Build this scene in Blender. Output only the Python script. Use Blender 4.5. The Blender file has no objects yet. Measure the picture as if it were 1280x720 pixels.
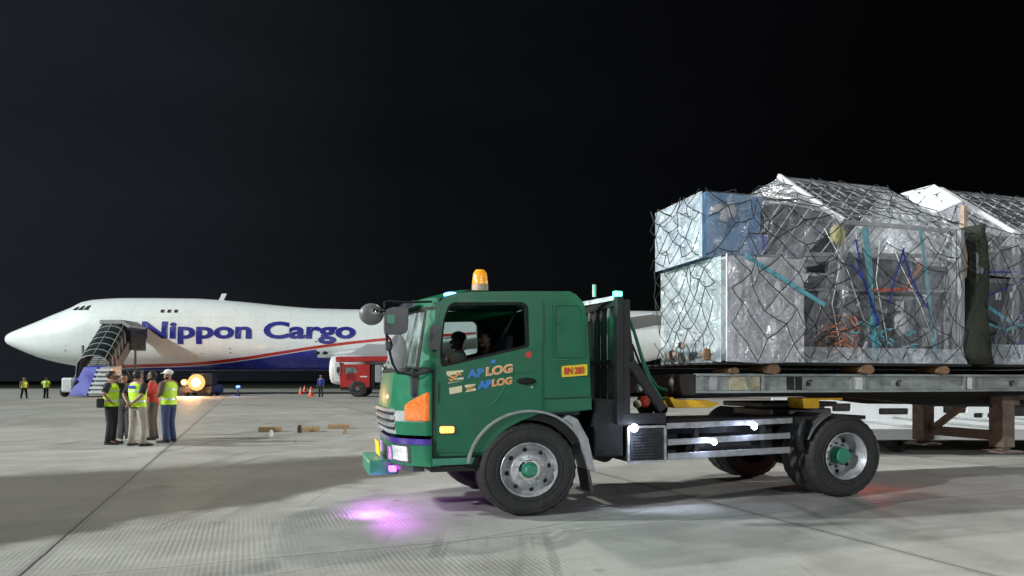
import bpy, bmesh, math, random
from mathutils import Vector, Matrix, noise
from mathutils.geometry import tessellate_polygon
R = math.radians
random.seed(7)
SC = bpy.context.scene
C = SC.collection
# ------------------------------------------------------------------ camera
H = 1.48; FPX = 850.0; HOR = 476.0
cd = bpy.data.cameras.new('camera'); cam = bpy.data.objects.new('camera', cd); C.objects.link(cam)
cam.location = (0, 0, H); cam.rotation_euler = (R(90), 0, 0)
cd.sensor_width = 36; cd.lens = 36*FPX/1280; cd.shift_y = (HOR-360)/1280
cd.clip_start = .05; cd.clip_end = 3000
SC.camera = cam
# ------------------------------------------------------------------ night sky
W = bpy.data.worlds.new('World'); SC.world = W; W.use_nodes = True
nt = W.node_tree; nt.nodes.clear()
def wn(t, **k):
    n = nt.nodes.new(t)
    for a, b in k.items(): setattr(n, a, b)
    return n
wo = wn('ShaderNodeOutputWorld'); bg = wn('ShaderNodeBackground'); tc = wn('ShaderNodeTexCoord'); sp = wn('ShaderNodeSeparateXYZ')
nt.links.new(tc.outputs['Generated'], sp.inputs[0])
mr = wn('ShaderNodeMapRange'); mr.inputs[1].default_value = -.75; mr.inputs[2].default_value = .45
nt.links.new(sp.outputs[0], mr.inputs[0])
cr = wn('ShaderNodeValToRGB'); e = cr.color_ramp.elements
e[0].position = 0; e[0].color = (.0150, .0182, .0240, 1); e[1].position = 1; e[1].color = (.0011, .0012, .0015, 1)
m_ = cr.color_ramp.elements.new(.5); m_.color = (.0042, .0047, .0056, 1)
nt.links.new(mr.outputs[0], cr.inputs[0])
nz = wn('ShaderNodeTexNoise'); nz.inputs['Scale'].default_value = 2.2; nz.inputs['Detail'].default_value = 3
mp = wn('ShaderNodeMapping'); mp.inputs['Scale'].default_value = (1, 1, 5)
nt.links.new(tc.outputs['Generated'], mp.inputs[0]); nt.links.new(mp.outputs[0], nz.inputs[0])
mr2 = wn('ShaderNodeMapRange'); mr2.inputs[1].default_value = .3; mr2.inputs[2].default_value = .75; mr2.inputs[3].default_value = .85; mr2.inputs[4].default_value = 1.15
nt.links.new(nz.outputs[0], mr2.inputs[0])
mx = wn('ShaderNodeMix', data_type='RGBA', blend_type='MULTIPLY'); mx.inputs[0].default_value = 1
nt.links.new(cr.outputs[0], mx.inputs[6]); nt.links.new(mr2.outputs[0], mx.inputs[7])
nt.links.new(mx.outputs[2], bg.inputs[0]); bg.inputs[1].default_value = 1.0
nt.links.new(bg.outputs[0], wo.inputs[0])
# ------------------------------------------------------------------ floodlight masts outside the frame, plus an added fill
def flood(name, pos, aim, power, size, col, spread=180):
    l = bpy.data.lights.new(name, 'AREA'); l.shape = 'DISK'; l.size = size; l.energy = power; l.color = col; l.spread = R(spread)
    o = bpy.data.objects.new(name, l); C.objects.link(o); o.location = pos
    o.rotation_euler = (Vector(aim)-Vector(pos)).to_track_quat('-Z', 'Y').to_euler(); return o
flood('apron_flood_or_fill', (-185, 0, 92), (-20, 45, 0), 490000, 5, (.93, 1, .97))
flood('apron_flood_or_fill', (-48, -27, 26), (4, 6, 0), 8800, 1.6, (.97, .98, 1), 100)
flood('apron_flood_or_fill', (20, 46, 56), (8, 9, 0), 3700, 1.5, (1, .97, .9), 90)
flood('apron_flood_or_fill', (78, 58, 15), (6, 10, 0), 52000, 1.5, (1, .97, .92))
flood('apron_flood_or_fill', (22, -38, 16), (4, 9, 1), 6600, 2.5, (.97, .98, 1))  # added frontal fill from behind the camera, no mast of its own
SC.view_settings.view_transform = 'Standard'; SC.view_settings.look = 'None'
SC.view_settings.exposure = 0; SC.view_settings.gamma = 1
SC.cycles.use_denoising = True; SC.cycles.max_bounces = 8; SC.cycles.transparent_max_bounces = 24
SC.cycles.sample_clamp_indirect = 4
# ------------------------------------------------------------------ materials
M = {}
def pm(name, col, rough=.5, metal=0, var=.15, scale=6, bump=0, bscale=40, coat=0, emit=None, es=0, alpha=None, stretch=None, spec=None):
    m = bpy.data.materials.new(name); m.use_nodes = True; t = m.node_tree; N = t.nodes; L = t.links
    b = N['Principled BSDF']; b.inputs['Roughness'].default_value = rough; b.inputs['Metallic'].default_value = metal
    b.inputs['Coat Weight'].default_value = coat
    if spec is not None: b.inputs['Specular IOR Level'].default_value = spec
    co = N.new('ShaderNodeTexCoord'); src = co.outputs['Object']
    if stretch:
        mp = N.new('ShaderNodeMapping'); mp.inputs['Scale'].default_value = stretch; L.new(src, mp.inputs[0]); src = mp.outputs[0]
    n = N.new('ShaderNodeTexNoise'); n.inputs['Scale'].default_value = scale; n.inputs['Detail'].default_value = 6; n.inputs['Roughness'].default_value = .65
    L.new(src, n.inputs[0])
    r = N.new('ShaderNodeMapRange'); r.inputs[1].default_value = .3; r.inputs[2].default_value = .7
    r.inputs[3].default_value = 1-var; r.inputs[4].default_value = 1+var; L.new(n.outputs[0], r.inputs[0])
    x = N.new('ShaderNodeMix'); x.data_type = 'RGBA'; x.blend_type = 'MULTIPLY'; x.inputs[0].default_value = 1
    x.inputs[6].default_value = (*col, 1); L.new(r.outputs[0], x.inputs[7]); L.new(x.outputs[2], b.inputs['Base Color'])
    rr = N.new('ShaderNodeMapRange'); rr.inputs[1].default_value = .3; rr.inputs[2].default_value = .7
    rr.inputs[3].default_value = max(.03, rough-.12); rr.inputs[4].default_value = min(1, rough+.12); L.new(n.outputs[0], rr.inputs[0]); L.new(rr.outputs[0], b.inputs['Roughness'])
    if bump:
        n2 = N.new('ShaderNodeTexNoise'); n2.inputs['Scale'].default_value = bscale; n2.inputs['Detail'].default_value = 4; L.new(src, n2.inputs[0])
        bp = N.new('ShaderNodeBump'); bp.inputs['Strength'].default_value = bump; bp.inputs['Distance'].default_value = .02
        L.new(n2.outputs[0], bp.inputs['Height']); L.new(bp.outputs[0], b.inputs['Normal'])
    if emit: b.inputs['Emission Color'].default_value = (*emit, 1); b.inputs['Emission Strength'].default_value = es
    if alpha is not None: b.inputs['Alpha'].default_value = alpha
    M[name] = m; return m
def film(name, veil, col=(.75, .8, .82), scale=5, rough=.16, crs=.35, gls=.10, bd=.07):
    # veil may go below zero: clearer film with only its creases showing
    """thin crumpled plastic wrap: mostly see-through, with a whitish veil and a gloss"""
    m = bpy.data.materials.new(name); m.use_nodes = True; t = m.node_tree; N = t.nodes; L = t.links; N.clear()
    out = N.new('ShaderNodeOutputMaterial'); tr = N.new('ShaderNodeBsdfTransparent'); pb = N.new('ShaderNodeBsdfPrincipled')
    pb.inputs['Base Color'].default_value = (*col, 1); pb.inputs['Roughness'].default_value = rough
    co = N.new('ShaderNodeTexCoord'); src = co.outputs['Object']
    def noi(sc, st, rot, typ='FBM', det=6, dist=.6):
        mp = N.new('ShaderNodeMapping'); mp.inputs['Scale'].default_value = st; mp.inputs['Rotation'].default_value = rot; L.new(src, mp.inputs[0])
        q = N.new('ShaderNodeTexNoise'); q.noise_type = typ; q.inputs['Scale'].default_value = sc; q.inputs['Detail'].default_value = det; q.inputs['Distortion'].default_value = dist; L.new(mp.outputs[0], q.inputs[0]); return q.outputs[0]
    def rg(x, a, b, lo, hi):
        q = N.new('ShaderNodeMapRange'); L.new(x, q.inputs[0])
        for i_, v_ in enumerate((a, b, lo, hi)): q.inputs[i_+1].default_value = v_
        return q.outputs[0]
    def ma(op, a, b):
        q = N.new('ShaderNodeMath'); q.operation = op; q.use_clamp = op == 'ADD'
        for i_, v_ in enumerate((a, b)):
            if isinstance(v_, (int, float)): q.inputs[i_].default_value = v_
            else: L.new(v_, q.inputs[i_])
        return q.outputs[0]
    big = noi(scale*.35, (1, 1, 1), (0, 0, 0)); n1 = noi(scale, (1, 1, .22), (0, .25, 0), det=5, dist=1.2); n2 = noi(scale*1.3, (.25, .25, 1), (0, -.5, 0), det=5, dist=1.5); rd = noi(scale*1.6, (1, 1, .5), (0, .6, 0), det=3, dist=.8)
    cr1 = ma('ABSOLUTE', ma('SUBTRACT', n1, .5), 0); cr2 = ma('ABSOLUTE', ma('SUBTRACT', n2, .5), 0); cr3 = ma('ABSOLUTE', ma('SUBTRACT', rd, .5), 0)
    crease = ma('MAXIMUM', ma('MAXIMUM', rg(cr1, 0, .016, crs, 0), rg(cr2, 0, .012, crs*.8, 0)), rg(cr3, 0, .008, crs*.7, 0))
    v_ = ma('ADD', rg(big, .35, .68, max(0, veil-.16), min(1, veil+.26)), crease)
    v_ = ma('ADD', v_, rg(n1, .5, .72, 0, crs*.7))
    ad = N.new('ShaderNodeMath'); ad.operation = 'MULTIPLY'; ad.inputs[1].default_value = 1.0; L.new(v_, ad.inputs[0])
    hgt = ma('SUBTRACT', ma('ADD', ma('MULTIPLY', n1, .6), ma('MULTIPLY', n2, .5)), ma('MULTIPLY', crease, .25))
    bp2 = N.new('ShaderNodeBump'); bp2.inputs['Strength'].default_value = 1; bp2.inputs['Distance'].default_value = bd; L.new(hgt, bp2.inputs['Height'])
    L.new(bp2.outputs[0], pb.inputs['Normal'])
    mx = N.new('ShaderNodeMixShader'); L.new(ad.outputs[0], mx.inputs[0]); L.new(tr.outputs[0], mx.inputs[1]); L.new(pb.outputs[0], mx.inputs[2])
    gl = N.new('ShaderNodeBsdfGlossy'); gl.inputs['Roughness'].default_value = rough; L.new(bp2.outputs[0], gl.inputs['Normal'])
    m2 = N.new('ShaderNodeMixShader'); m2.inputs[0].default_value = gls; L.new(mx.outputs[0], m2.inputs[1]); L.new(gl.outputs[0], m2.inputs[2])
    L.new(m2.outputs[0], out.inputs[0]); M[name] = m; return m
def glass(name, tint=(.55, .6, .6), refl=.12):
    m = bpy.data.materials.new(name); m.use_nodes = True; t = m.node_tree; N = t.nodes; L = t.links; N.clear()
    out = N.new('ShaderNodeOutputMaterial'); tr = N.new('ShaderNodeBsdfTransparent'); tr.inputs[0].default_value = (*tint, 1)
    gl = N.new('ShaderNodeBsdfGlossy'); gl.inputs['Roughness'].default_value = .04
    n = N.new('ShaderNodeTexNoise'); n.inputs['Scale'].default_value = 3; bp = N.new('ShaderNodeBump'); bp.inputs['Strength'].default_value = .15; L.new(n.outputs[0], bp.inputs['Height']); L.new(bp.outputs[0], gl.inputs['Normal'])
    mx = N.new('ShaderNodeMixShader'); mx.inputs[0].default_value = refl; L.new(tr.outputs[0], mx.inputs[1]); L.new(gl.outputs[0], mx.inputs[2]); L.new(mx.outputs[0], out.inputs[0]); M[name] = m; return m
def emis(name, col, s):
    m = bpy.data.materials.new(name); m.use_nodes = True; t = m.node_tree; N = t.nodes; N.clear()
    out = N.new('ShaderNodeOutputMaterial'); e = N.new('ShaderNodeEmission'); e.inputs[0].default_value = (*col, 1); e.inputs[1].default_value = s
    t.links.new(e.outputs[0], out.inputs[0]); M[name] = m; return m
pm('green_paint', (.005, .14, .068), .38, 0, .12, 2.2, .05, 3, coat=.12, spec=.35)
def grime(name, amt=.45, col=(.06, .065, .05)):
    m = M[name]; t = m.node_tree; N = t.nodes; L = t.links; b = N['Principled BSDF']; src = b.inputs['Base Color'].links[0].from_socket
    co = N.new('ShaderNodeTexCoord'); mp = N.new('ShaderNodeMapping'); mp.inputs['Scale'].default_value = (9, 9, .9); L.new(co.outputs['Object'], mp.inputs[0])
    n = N.new('ShaderNodeTexNoise'); n.inputs['Scale'].default_value = 1.4; n.inputs['Detail'].default_value = 6; n.inputs['Roughness'].default_value = .7; L.new(mp.outputs[0], n.inputs[0])
    n2 = N.new('ShaderNodeTexNoise'); n2.inputs['Scale'].default_value = 2.1; n2.inputs['Detail'].default_value = 7; L.new(co.outputs['Object'], n2.inputs[0])
    r = N.new('ShaderNodeMapRange'); r.inputs[1].default_value = .5; r.inputs[2].default_value = .78; r.inputs[3].default_value = 0; r.inputs[4].default_value = amt; L.new(n.outputs[0], r.inputs[0])
    r2 = N.new('ShaderNodeMapRange'); r2.inputs[1].default_value = .5; r2.inputs[2].default_value = .75; r2.inputs[3].default_value = 0; r2.inputs[4].default_value = amt*.8; L.new(n2.outputs[0], r2.inputs[0])
    a = N.new('ShaderNodeMath'); a.operation = 'MAXIMUM'; L.new(r.outputs[0], a.inputs[0]); L.new(r2.outputs[0], a.inputs[1])
    x = N.new('ShaderNodeMix'); x.data_type = 'RGBA'; L.new(a.outputs[0], x.inputs[0]); L.new(src, x.inputs[6]); x.inputs[7].default_value = (*col, 1); L.new(x.outputs[2], b.inputs['Base Color'])
grime('green_paint', .38)
pm('green_trim', (.03, .24, .15), .35, 0, .15, 4, coat=.3)
pm('dark_gap', (.006, .007, .007), .8, 0, .1)
pm('black_metal', (.018, .019, .021), .5, .3, .4, 9, .2, 30)
pm('grey_metal', (.13, .14, .145), .5, .4, .3, 8, .15, 40)
pm('fender_grey', (.30, .32, .33), .5, 0, .22, 7, .1, 20)
pm('silver', (.46, .48, .51), .4, .85, .18, 10, .1, 30)
pm('rim_silver', (.46, .48, .50), .42, .45, .35, 9, .25, 40)
pm('white_paint', (.72, .74, .75), .4, 0, .08, 4)
pm('rubber', (.022, .023, .024), .72, 0, .35, 9, .3, 60)
grime('rubber', .5, (.07, .068, .06))
pm('rubber_dusty', (.05, .05, .05), .8, 0, .3, 6, .3, 50)
pm('orange_lens', (.80, .17, .005), .15, 0, .3, 26, .8, 60, coat=1, emit=(1, .2, .005), es=.10)
pm('marker_lens', (.9, .35, .05), .15, 0, .1, 30, coat=1, emit=(1, .4, .1), es=2.2)
pm('beacon_amber', (.9, .38, .03), .12, 0, .2, 20, .3, 30, coat=1, emit=(1, .35, .04), es=.35)
pm('clear_lens', (.75, .77, .8), .1, .3, .2, 25, .8, 50, coat=1)
pm('yellow_plate', (.85, .62, .02), .5, 0, .06)
pm('yellow_paint', (.80, .45, .015), .5, 0, .2, 8, .1, 30)
pm('red_paint', (.45, .015, .012), .35, 0, .2, 4, coat=.3)
pm('red_print', (.55, .04, .02), .5, 0, .1)
pm('orange_print', (.85, .30, .05), .5, 0, .1)
pm('cream_print', (.8, .74, .5), .5, 0, .1)
pm('blue_print', (.03, .22, .62), .5, 0, .15)
pm('purple_strip', (.03, .01, .2), .15, 0, .3, 14, coat=1, emit=(.3, .02, .9), es=.06)
pm('mirror_black', (.035, .037, .045), .3, 0, .2, 5)
pm('mirror_grey', (.13, .14, .145), .35, 0, .15, 5)
pm('mirror_glass', (.6, .65, .65), .05, 1, .05)
pm('rail_grey', (.31, .35, .34), .55, .2, .28, 3, .15, 25, stretch=(1, 1, 3))
grime('rail_grey', .6, (.10, .085, .065))
pm('rust_brown', (.22, .165, .135), .75, .1, .4, 7, .3, 30)
pm('frame_dark', (.022, .019, .018), .7, .1, .45, 5, .3, 20)
pm('wood_end', (.24, .14, .075), .75, 0, .4, 9, .3, 30, stretch=(1, 1, 5))
pm('wood_beam', (.33, .22, .11), .8, 0, .35, 7, .3, 30, stretch=(1, 6, 6))
pm('crate_grey', (.13, .138, .155), .55, .1, .35, 3, .1, 15)
pm('crate_pale', (.42, .44, .47), .55, 0, .25, 3, .2, 12)
pm('crate_white', (.66, .68, .70), .5, 0, .2, 4, .3, 9)
pm('carton_blue', (.13, .25, .42), .5, 0, .3, 4)
pm('alu_bar', (.5, .52, .54), .4, .5, .2, 8)
pm('sticker', (.8, .82, .84), .5, 0, .05)
pm('teal_strap', (.12, .40, .47), .5, 0, .25, 14)
pm('blue_strap', (.03, .06, .34), .5, 0, .25, 14)
pm('orange_strap', (.62, .09, .025), .5, 0, .25, 14)
pm('rope_orange', (.5, .2, .12), .7, 0, .5, 14)
pm('yellow_cloth', (.5, .48, .25), .7, 0, .25, 9, .4, 20)
pm('olive_tarp', (.018, .021, .013), .8, 0, .75, 4, 1, 14)
pm('net_cord', (.014, .016, .017), .7, 0, .3, 20)
pm('brown_patch', (.42, .32, .25), .7, 0, .4, 9)
pm('skin', (.27, .14, .085), .5, 0, .12, 12)
pm('skin_dark', (.22, .12, .075), .5, 0, .12, 12)
pm('hair', (.012, .01, .009), .6, 0, .3, 30)
pm('hi_vis', (.50, .80, .02), .55, 0, .12, 12, .3, 25, emit=(.6, 1, .02), es=0)
pm('reflective', (.62, .65, .62), .35, .2, .1)
pm('black_cloth', (.012, .012, .014), .85, 0, .3, 14, .3, 25)
pm('grey_cloth', (.12, .12, .13), .85, 0, .25, 14, .3, 25)
pm('khaki_cloth', (.30, .27, .23), .85, 0, .18, 14, .35, 22)
pm('brown_cloth', (.10, .075, .06), .85, 0, .2, 14, .3, 25)
pm('red_cloth', (.50, .05, .03), .8, 0, .2, 14, .3, 25)
pm('jeans', (.04, .055, .13), .85, 0, .25, 14, .3, 25)
pm('blue_cloth', (.03, .05, .35), .8, 0, .2, 14, .3, 25)
pm('white_cloth', (.7, .7, .68), .8, 0, .1, 14)
pm('cone_orange', (.85, .12, .04), .5, 0, .1)
pm('canopy_dark', (.02, .028, .03), .3, 0, .3, 3)
pm('stair_grey', (.17, .16, .15), .6, .1, .25, 2)
pm('stair_blue', (.05, .06, .42), .35, 0, .25, .7)
pm('seat_cloth', (.03, .03, .035), .8, 0, .2)
pm('engine_metal', (.45, .47, .5), .35, .6, .1)
film('wrap_film', .34, (.78, .80, .86), 4)
film('wrap_film_thick', .52, (.66, .74, .79), 4, .2, .3, .08, .08)
film('roof_film', .02, (.72, .76, .82), 3, .14, .22, .07, .05)
film('wrap_film_mid', .58, (.76, .82, .88), 4, .2, .25, .08, .08)
film('clear_film', -.05, (.70, .74, .80), 3, .14, .16, .06, .05)
film('tent_film', .22, (.50, .53, .58), 3.5, .16, .28, .08, .06)
glass('window_glass', (.86, .9, .9), .05)
glass('windscreen_glass', (.55, .65, .62), .14)
def glass_glare():  # pale streaks painted into the glass in place of reflections
    m = M['windscreen_glass']; t = m.node_tree; N = t.nodes; L = t.links; out = [n for n in N if n.type == 'OUTPUT_MATERIAL'][0]; prev = out.inputs[0].links[0].from_socket
    d = N.new('ShaderNodeBsdfDiffuse'); d.inputs[0].default_value = (.5, .58, .56, 1); n = N.new('ShaderNodeTexNoise'); n.inputs['Scale'].default_value = 5; n.inputs['Detail'].default_value = 5; n.inputs['Distortion'].default_value = 1
    co = N.new('ShaderNodeTexCoord'); mp = N.new('ShaderNodeMapping'); mp.inputs['Scale'].default_value = (1, 2, .5); L.new(co.outputs['Object'], mp.inputs[0]); L.new(mp.outputs[0], n.inputs[0])
    r = N.new('ShaderNodeMapRange'); r.inputs[1].default_value = .38; r.inputs[2].default_value = .7; r.inputs[3].default_value = .12; r.inputs[4].default_value = .6; L.new(n.outputs[0], r.inputs[0])
    x = N.new('ShaderNodeMixShader'); L.new(r.outputs[0], x.inputs[0]); L.new(prev, x.inputs[1]); L.new(d.outputs[0], x.inputs[2]); L.new(x.outputs[0], out.inputs[0])
glass_glare()
emis('led_white', (.75, .84, 1), 40); emis('led_green', (.05, 1, .5), 14); emis('blue_glint', (.1, .35, 1), 8); emis('led_purple', (.75, .1, 1), 6)
emis('headlamp_glow', (1, .80, .5), 30); emis('halo_glow', (1, .50, .16), 1.6); emis('blue_glow', (.12, .25, 1), 4)

def thin_lines(m):
    pass
# ------------------------------------------------------------------ mesh helpers
ORG = {}
class MB:
    def __init__(s): s.v = []; s.f = []
    def add(s, vs, fs):
        n = len(s.v); s.v += [tuple(v) for v in vs]; s.f += [tuple(i+n for i in f) for f in fs]; return s
    def box(s, x0, x1, y0, y1, z0, z1, rz=0, c=None):
        vs = [(x, y, z) for x in (x0, x1) for y in (y0, y1) for z in (z0, z1)]
        if rz:
            cx, cy = c or ((x0+x1)/2, (y0+y1)/2); k, q = math.cos(rz), math.sin(rz)
            vs = [(cx+(x-cx)*k-(y-cy)*q, cy+(x-cx)*q+(y-cy)*k, z) for x, y, z in vs]
        return s.add(vs, [(0, 1, 3, 2), (4, 6, 7, 5), (0, 4, 5, 1), (2, 3, 7, 6), (0, 2, 6, 4), (1, 5, 7, 3)])
    def bar(s, a, b, w, h=None):
        """rectangular bar from a to b"""
        a = Vector(a); b = Vector(b); h = h or w; d = (b-a).normalized()
        up = Vector((0, 0, 1)) if abs(d.z) < .95 else Vector((1, 0, 0))
        x = d.cross(up).normalized(); y = x.cross(d)
        vs = [p+x*i*w/2+y*j*h/2 for p in (a, b) for i, j in ((-1, -1), (1, -1), (1, 1), (-1, 1))]
        return s.add(vs, [(3, 2, 1, 0), (4, 5, 6, 7), (0, 1, 5, 4), (1, 2, 6, 5), (2, 3, 7, 6), (3, 0, 4, 7)])
    def tube(s, pts, r, seg=8, caps=True):
        pts = [Vector(p) for p in pts]; n = len(pts); rs = r if isinstance(r, (list, tuple)) else [r]*n
        vs = []; prev = None
        for i, p in enumerate(pts):
            d = (pts[min(i+1, n-1)]-pts[max(i-1, 0)]).normalized()
            if prev is None:
                up = Vector((0, 0, 1)) if abs(d.z) < .9 else Vector((1, 0, 0)); x = d.cross(up).normalized()
            else: x = (prev-d*prev.dot(d)).normalized()
            prev = x; y = d.cross(x); ra = rs[i] if isinstance(rs[i], (tuple, list)) else (rs[i], rs[i])
            vs += [p+x*math.cos(2*math.pi*k/seg)*ra[0]+y*math.sin(2*math.pi*k/seg)*ra[1] for k in range(seg)]
        fs = [(i*seg+k, i*seg+(k+1) % seg, (i+1)*seg+(k+1) % seg, (i+1)*seg+k) for i in range(n-1) for k in range(seg)]
        if caps: fs += [tuple(range(seg-1, -1, -1)), tuple((n-1)*seg+k for k in range(seg))]
        return s.add(vs, fs)
    def loft(s, rings, close=True, caps=True):
        n = len(rings[0]); vs = [v for r in rings for v in r]; fs = []
        for i in range(len(rings)-1):
            for k in range(n if close else n-1): fs.append((i*n+k, i*n+(k+1) % n, (i+1)*n+(k+1) % n, (i+1)*n+k))
        if caps: fs += [tuple(range(n-1, -1, -1)), tuple((len(rings)-1)*n+k for k in range(n))]
        return s.add(vs, fs)
    def lathe(s, prof, c=(0, 0, 0), ax='y', seg=48, sx=1, rmod=None):
        """prof: (r, a) pairs, a along the axis"""
        vs = []
        for r, a in prof:
            for k in range(seg):
                t = 2*math.pi*k/seg; q = r*(rmod(k, r, a) if rmod else 1); u, w = q*math.cos(t), q*math.sin(t)
                vs.append({'y': (c[0]+u*sx, c[1]+a, c[2]+w), 'x': (c[0]+a, c[1]+u, c[2]+w), 'z': (c[0]+u*sx, c[1]+w, c[2]+a)}[ax])
        n = len(prof)
        return s.add(vs, [(i*seg+k, i*seg+(k+1) % seg, (i+1)*seg+(k+1) % seg, (i+1)*seg+k) for i in range(n-1) for k in range(seg)])
    def plate(s, outer, holes, y0, y1, axis='y'):
        """a flat plate with holes, outline in xz, thickness y0..y1"""
        polys = [outer]+list(holes); flat = [p for q in polys for p in q]
        tri = tessellate_polygon([[Vector((p[0], p[1], 0)) for p in q] for q in polys])
        mk = (lambda p, y: (p[0], y, p[1])) if axis == 'y' else ((lambda p, y: (y, p[0], p[1])) if axis == 'x' else (lambda p, y: (p[0], p[1], y)))
        n = len(flat); vs = [mk(p, y0) for p in flat]+[mk(p, y1) for p in flat]
        fs = [tuple(t) for t in tri]+[tuple(i+n for i in reversed(t)) for t in tri]
        o = 0
        for q in polys:
            m = len(q); fs += [(o+i, o+(i+1) % m, n+o+(i+1) % m, n+o+i) for i in range(m)]; o += m
        return s.add(vs, fs)
    def grid(s, fn, nu, nv):
        vs = [fn(i/nu, j/nv) for i in range(nu+1) for j in range(nv+1)]; w = nv+1
        return s.add(vs, [(i*w+j, (i+1)*w+j, (i+1)*w+j+1, i*w+j+1) for i in range(nu) for j in range(nv)])
    def ball(s, c, r, sc=(1, 1, 1), seg=16, rings=10, fn=None):
        rr = []
        for i in range(rings+1):
            ph = math.pi*(i+.02)/(rings+.04)-math.pi/2
            row = []
            for k in range(seg):
                th = 2*math.pi*k/seg; p = Vector((math.cos(ph)*math.cos(th), math.cos(ph)*math.sin(th), math.sin(ph)))
                q = fn(p) if fn else 1
                row.append((c[0]+p.x*r*sc[0]*q, c[1]+p.y*r*sc[1]*q, c[2]+p.z*r*sc[2]*q))
            rr.append(row)
        return s.loft(rr)
    def build(s, name, mat, parent=None, smooth=False, bevel=0, solid=0, weld=False):
        me = bpy.data.meshes.new(name); o0 = ORG.get(parent.name, (0, 0, 0)) if parent else (0, 0, 0)
        me.from_pydata([(x-o0[0], y-o0[1], z-o0[2]) for x, y, z in s.v], [], s.f); me.update()
        b = bmesh.new(); b.from_mesh(me)
        if weld: bmesh.ops.remove_doubles(b, verts=b.verts, dist=.0005)
        bmesh.ops.recalc_face_normals(b, faces=b.faces); b.to_mesh(me); b.free()
        o = bpy.data.objects.new(name, me); C.objects.link(o)
        if isinstance(mat, str): mat = M[mat]
        me.materials.append(mat)
        if smooth:
            for p in me.polygons: p.use_smooth = True
            if smooth == 'auto':
                me.set_sharp_from_angle(angle=R(38))
        if parent:
            o.parent = parent; ORG[o.name] = o0
        if solid: m = o.modifiers.new('s', 'SOLIDIFY'); m.thickness = solid; m.offset = 0
        if bevel: m = o.modifiers.new('b', 'BEVEL'); m.width = bevel; m.segments = 2; m.limit_method = 'ANGLE'; m.angle_limit = R(40)
        return o
def tag(o, label=None, cat=None, group=None, kind=None):
    if label: o['label'] = label
    if cat: o['category'] = cat
    if group: o['group'] = group
    if kind: o['kind'] = kind
    return o
# the truck's own axes: t to its rear, y away from the camera, z up; origin under the front wheel
A = R(16.9); CA, SA = math.cos(A), math.sin(A); PX, PY = .19, 7.4
def F(t, y, z=0): return (PX+CA*t-SA*y, PY+SA*t+CA*y, z)
def T(px, py, y=0.0):
    k = (px-640)/FPX; t = (k*(PY+CA*y)-PX+SA*y)/(CA-k*SA); Y = PY+SA*t+CA*y
    return t, H+(HOR-py)*Y/FPX
def G(px, py, z=0):
    Y = FPX*(H-z)/(py-HOR); return ((px-640)/FPX*Y, Y, z)
def thing(name, label, cat, org=(0, 0, 0), group=None, frame=True):
    o = bpy.data.objects.new(name, None); C.objects.link(o); o.empty_display_size = .3
    if frame: o.location = F(*org); o.rotation_euler = (0, 0, A)
    else: o.location = org
    ORG[o.name] = org; return tag(o, label, cat, group)
def solo(mb, name, mat, label, cat, org=None, group=None, frame=True, kind=None, **k):
    """one-mesh thing; org = its base point"""
    if org is None:
        xs, ys, zs = zip(*mb.v); org = ((min(xs)+max(xs))/2, (min(ys)+max(ys))/2, min(zs))
    mb.v = [(x-org[0], y-org[1], z-org[2]) for x, y, z in mb.v]
    o = mb.build(name, mat, None, **k)
    if frame: o.location = F(*org); o.rotation_euler = (0, 0, A)
    else: o.location = org
    ORG[o.name] = org
    return tag(o, label, cat, group, kind)
def text(name, body, mat, parent, pos, height, width, ax_x, ax_y, depth=.004, bold=.02, fit=None, shear=0):
    """lettering whose letters stand height tall and run width long, from pos along ax_x with ax_y up"""
    cu = bpy.data.curves.new(name, 'FONT'); cu.body = body; cu.size = 1; cu.offset = bold; cu.extrude = 0; cu.resolution_u = 4
    o = bpy.data.objects.new('tmp', cu); C.objects.link(o)
    dg = bpy.context.evaluated_depsgraph_get(); me = bpy.data.meshes.new_from_object(o.evaluated_get(dg))
    bpy.data.objects.remove(o); bpy.data.curves.remove(cu)
    xs = [v.co.x for v in me.vertices]; x0, x1 = min(xs), max(xs); cap = .70
    X = Vector(ax_x).normalized(); Y = Vector(ax_y).normalized(); Zn = X.cross(Y)
    b = bmesh.new(); b.from_mesh(me)
    if fit: 
        for _ in range(2): bmesh.ops.subdivide_edges(b, edges=[e for e in b.edges if e.calc_length() > .08], cuts=1)
    for v in b.verts:
        u = (v.co.x-x0)/(x1-x0)*width+shear*v.co.y/cap*height; w = v.co.y/cap*height
        v.co = Vector(pos)+X*u+Y*w
    if fit:
        for v in b.verts: v.co = fit(v.co)
    r = bmesh.ops.extrude_face_region(b, geom=b.faces[:])
    for g in r['geom']:
        if isinstance(g, bmesh.types.BMVert): g.co += Zn*depth
    bmesh.ops.recalc_face_normals(b, faces=b.faces)
    o0 = ORG.get(parent.name, (0, 0, 0))
    for v in b.verts: v.co -= Vector(o0)
    b.to_mesh(me); b.free(); me.materials.clear(); me.materials.append(M[mat])
    for p in me.polygons: p.material_index = 0; p.use_smooth = False
    ob = bpy.data.objects.new(name, me); C.objects.link(ob); ob.parent = parent; ORG[ob.name] = o0; return ob
def clone(o, dx, dy=0, dz=0, parent=None, label=None):
    """a copy of a thing with its parts and sub-parts, moved"""
    c = o.copy(); C.objects.link(c); ORG[c.name] = ORG.get(o.name, (0, 0, 0))
    c.parent = parent; c.location = (o.location[0]+dx, o.location[1]+dy, o.location[2]+dz)
    if label: c['label'] = label
    for ch in [x for x in SC.objects if x.parent == o]: clone(ch, 0, 0, 0, c)
    return c
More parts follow.
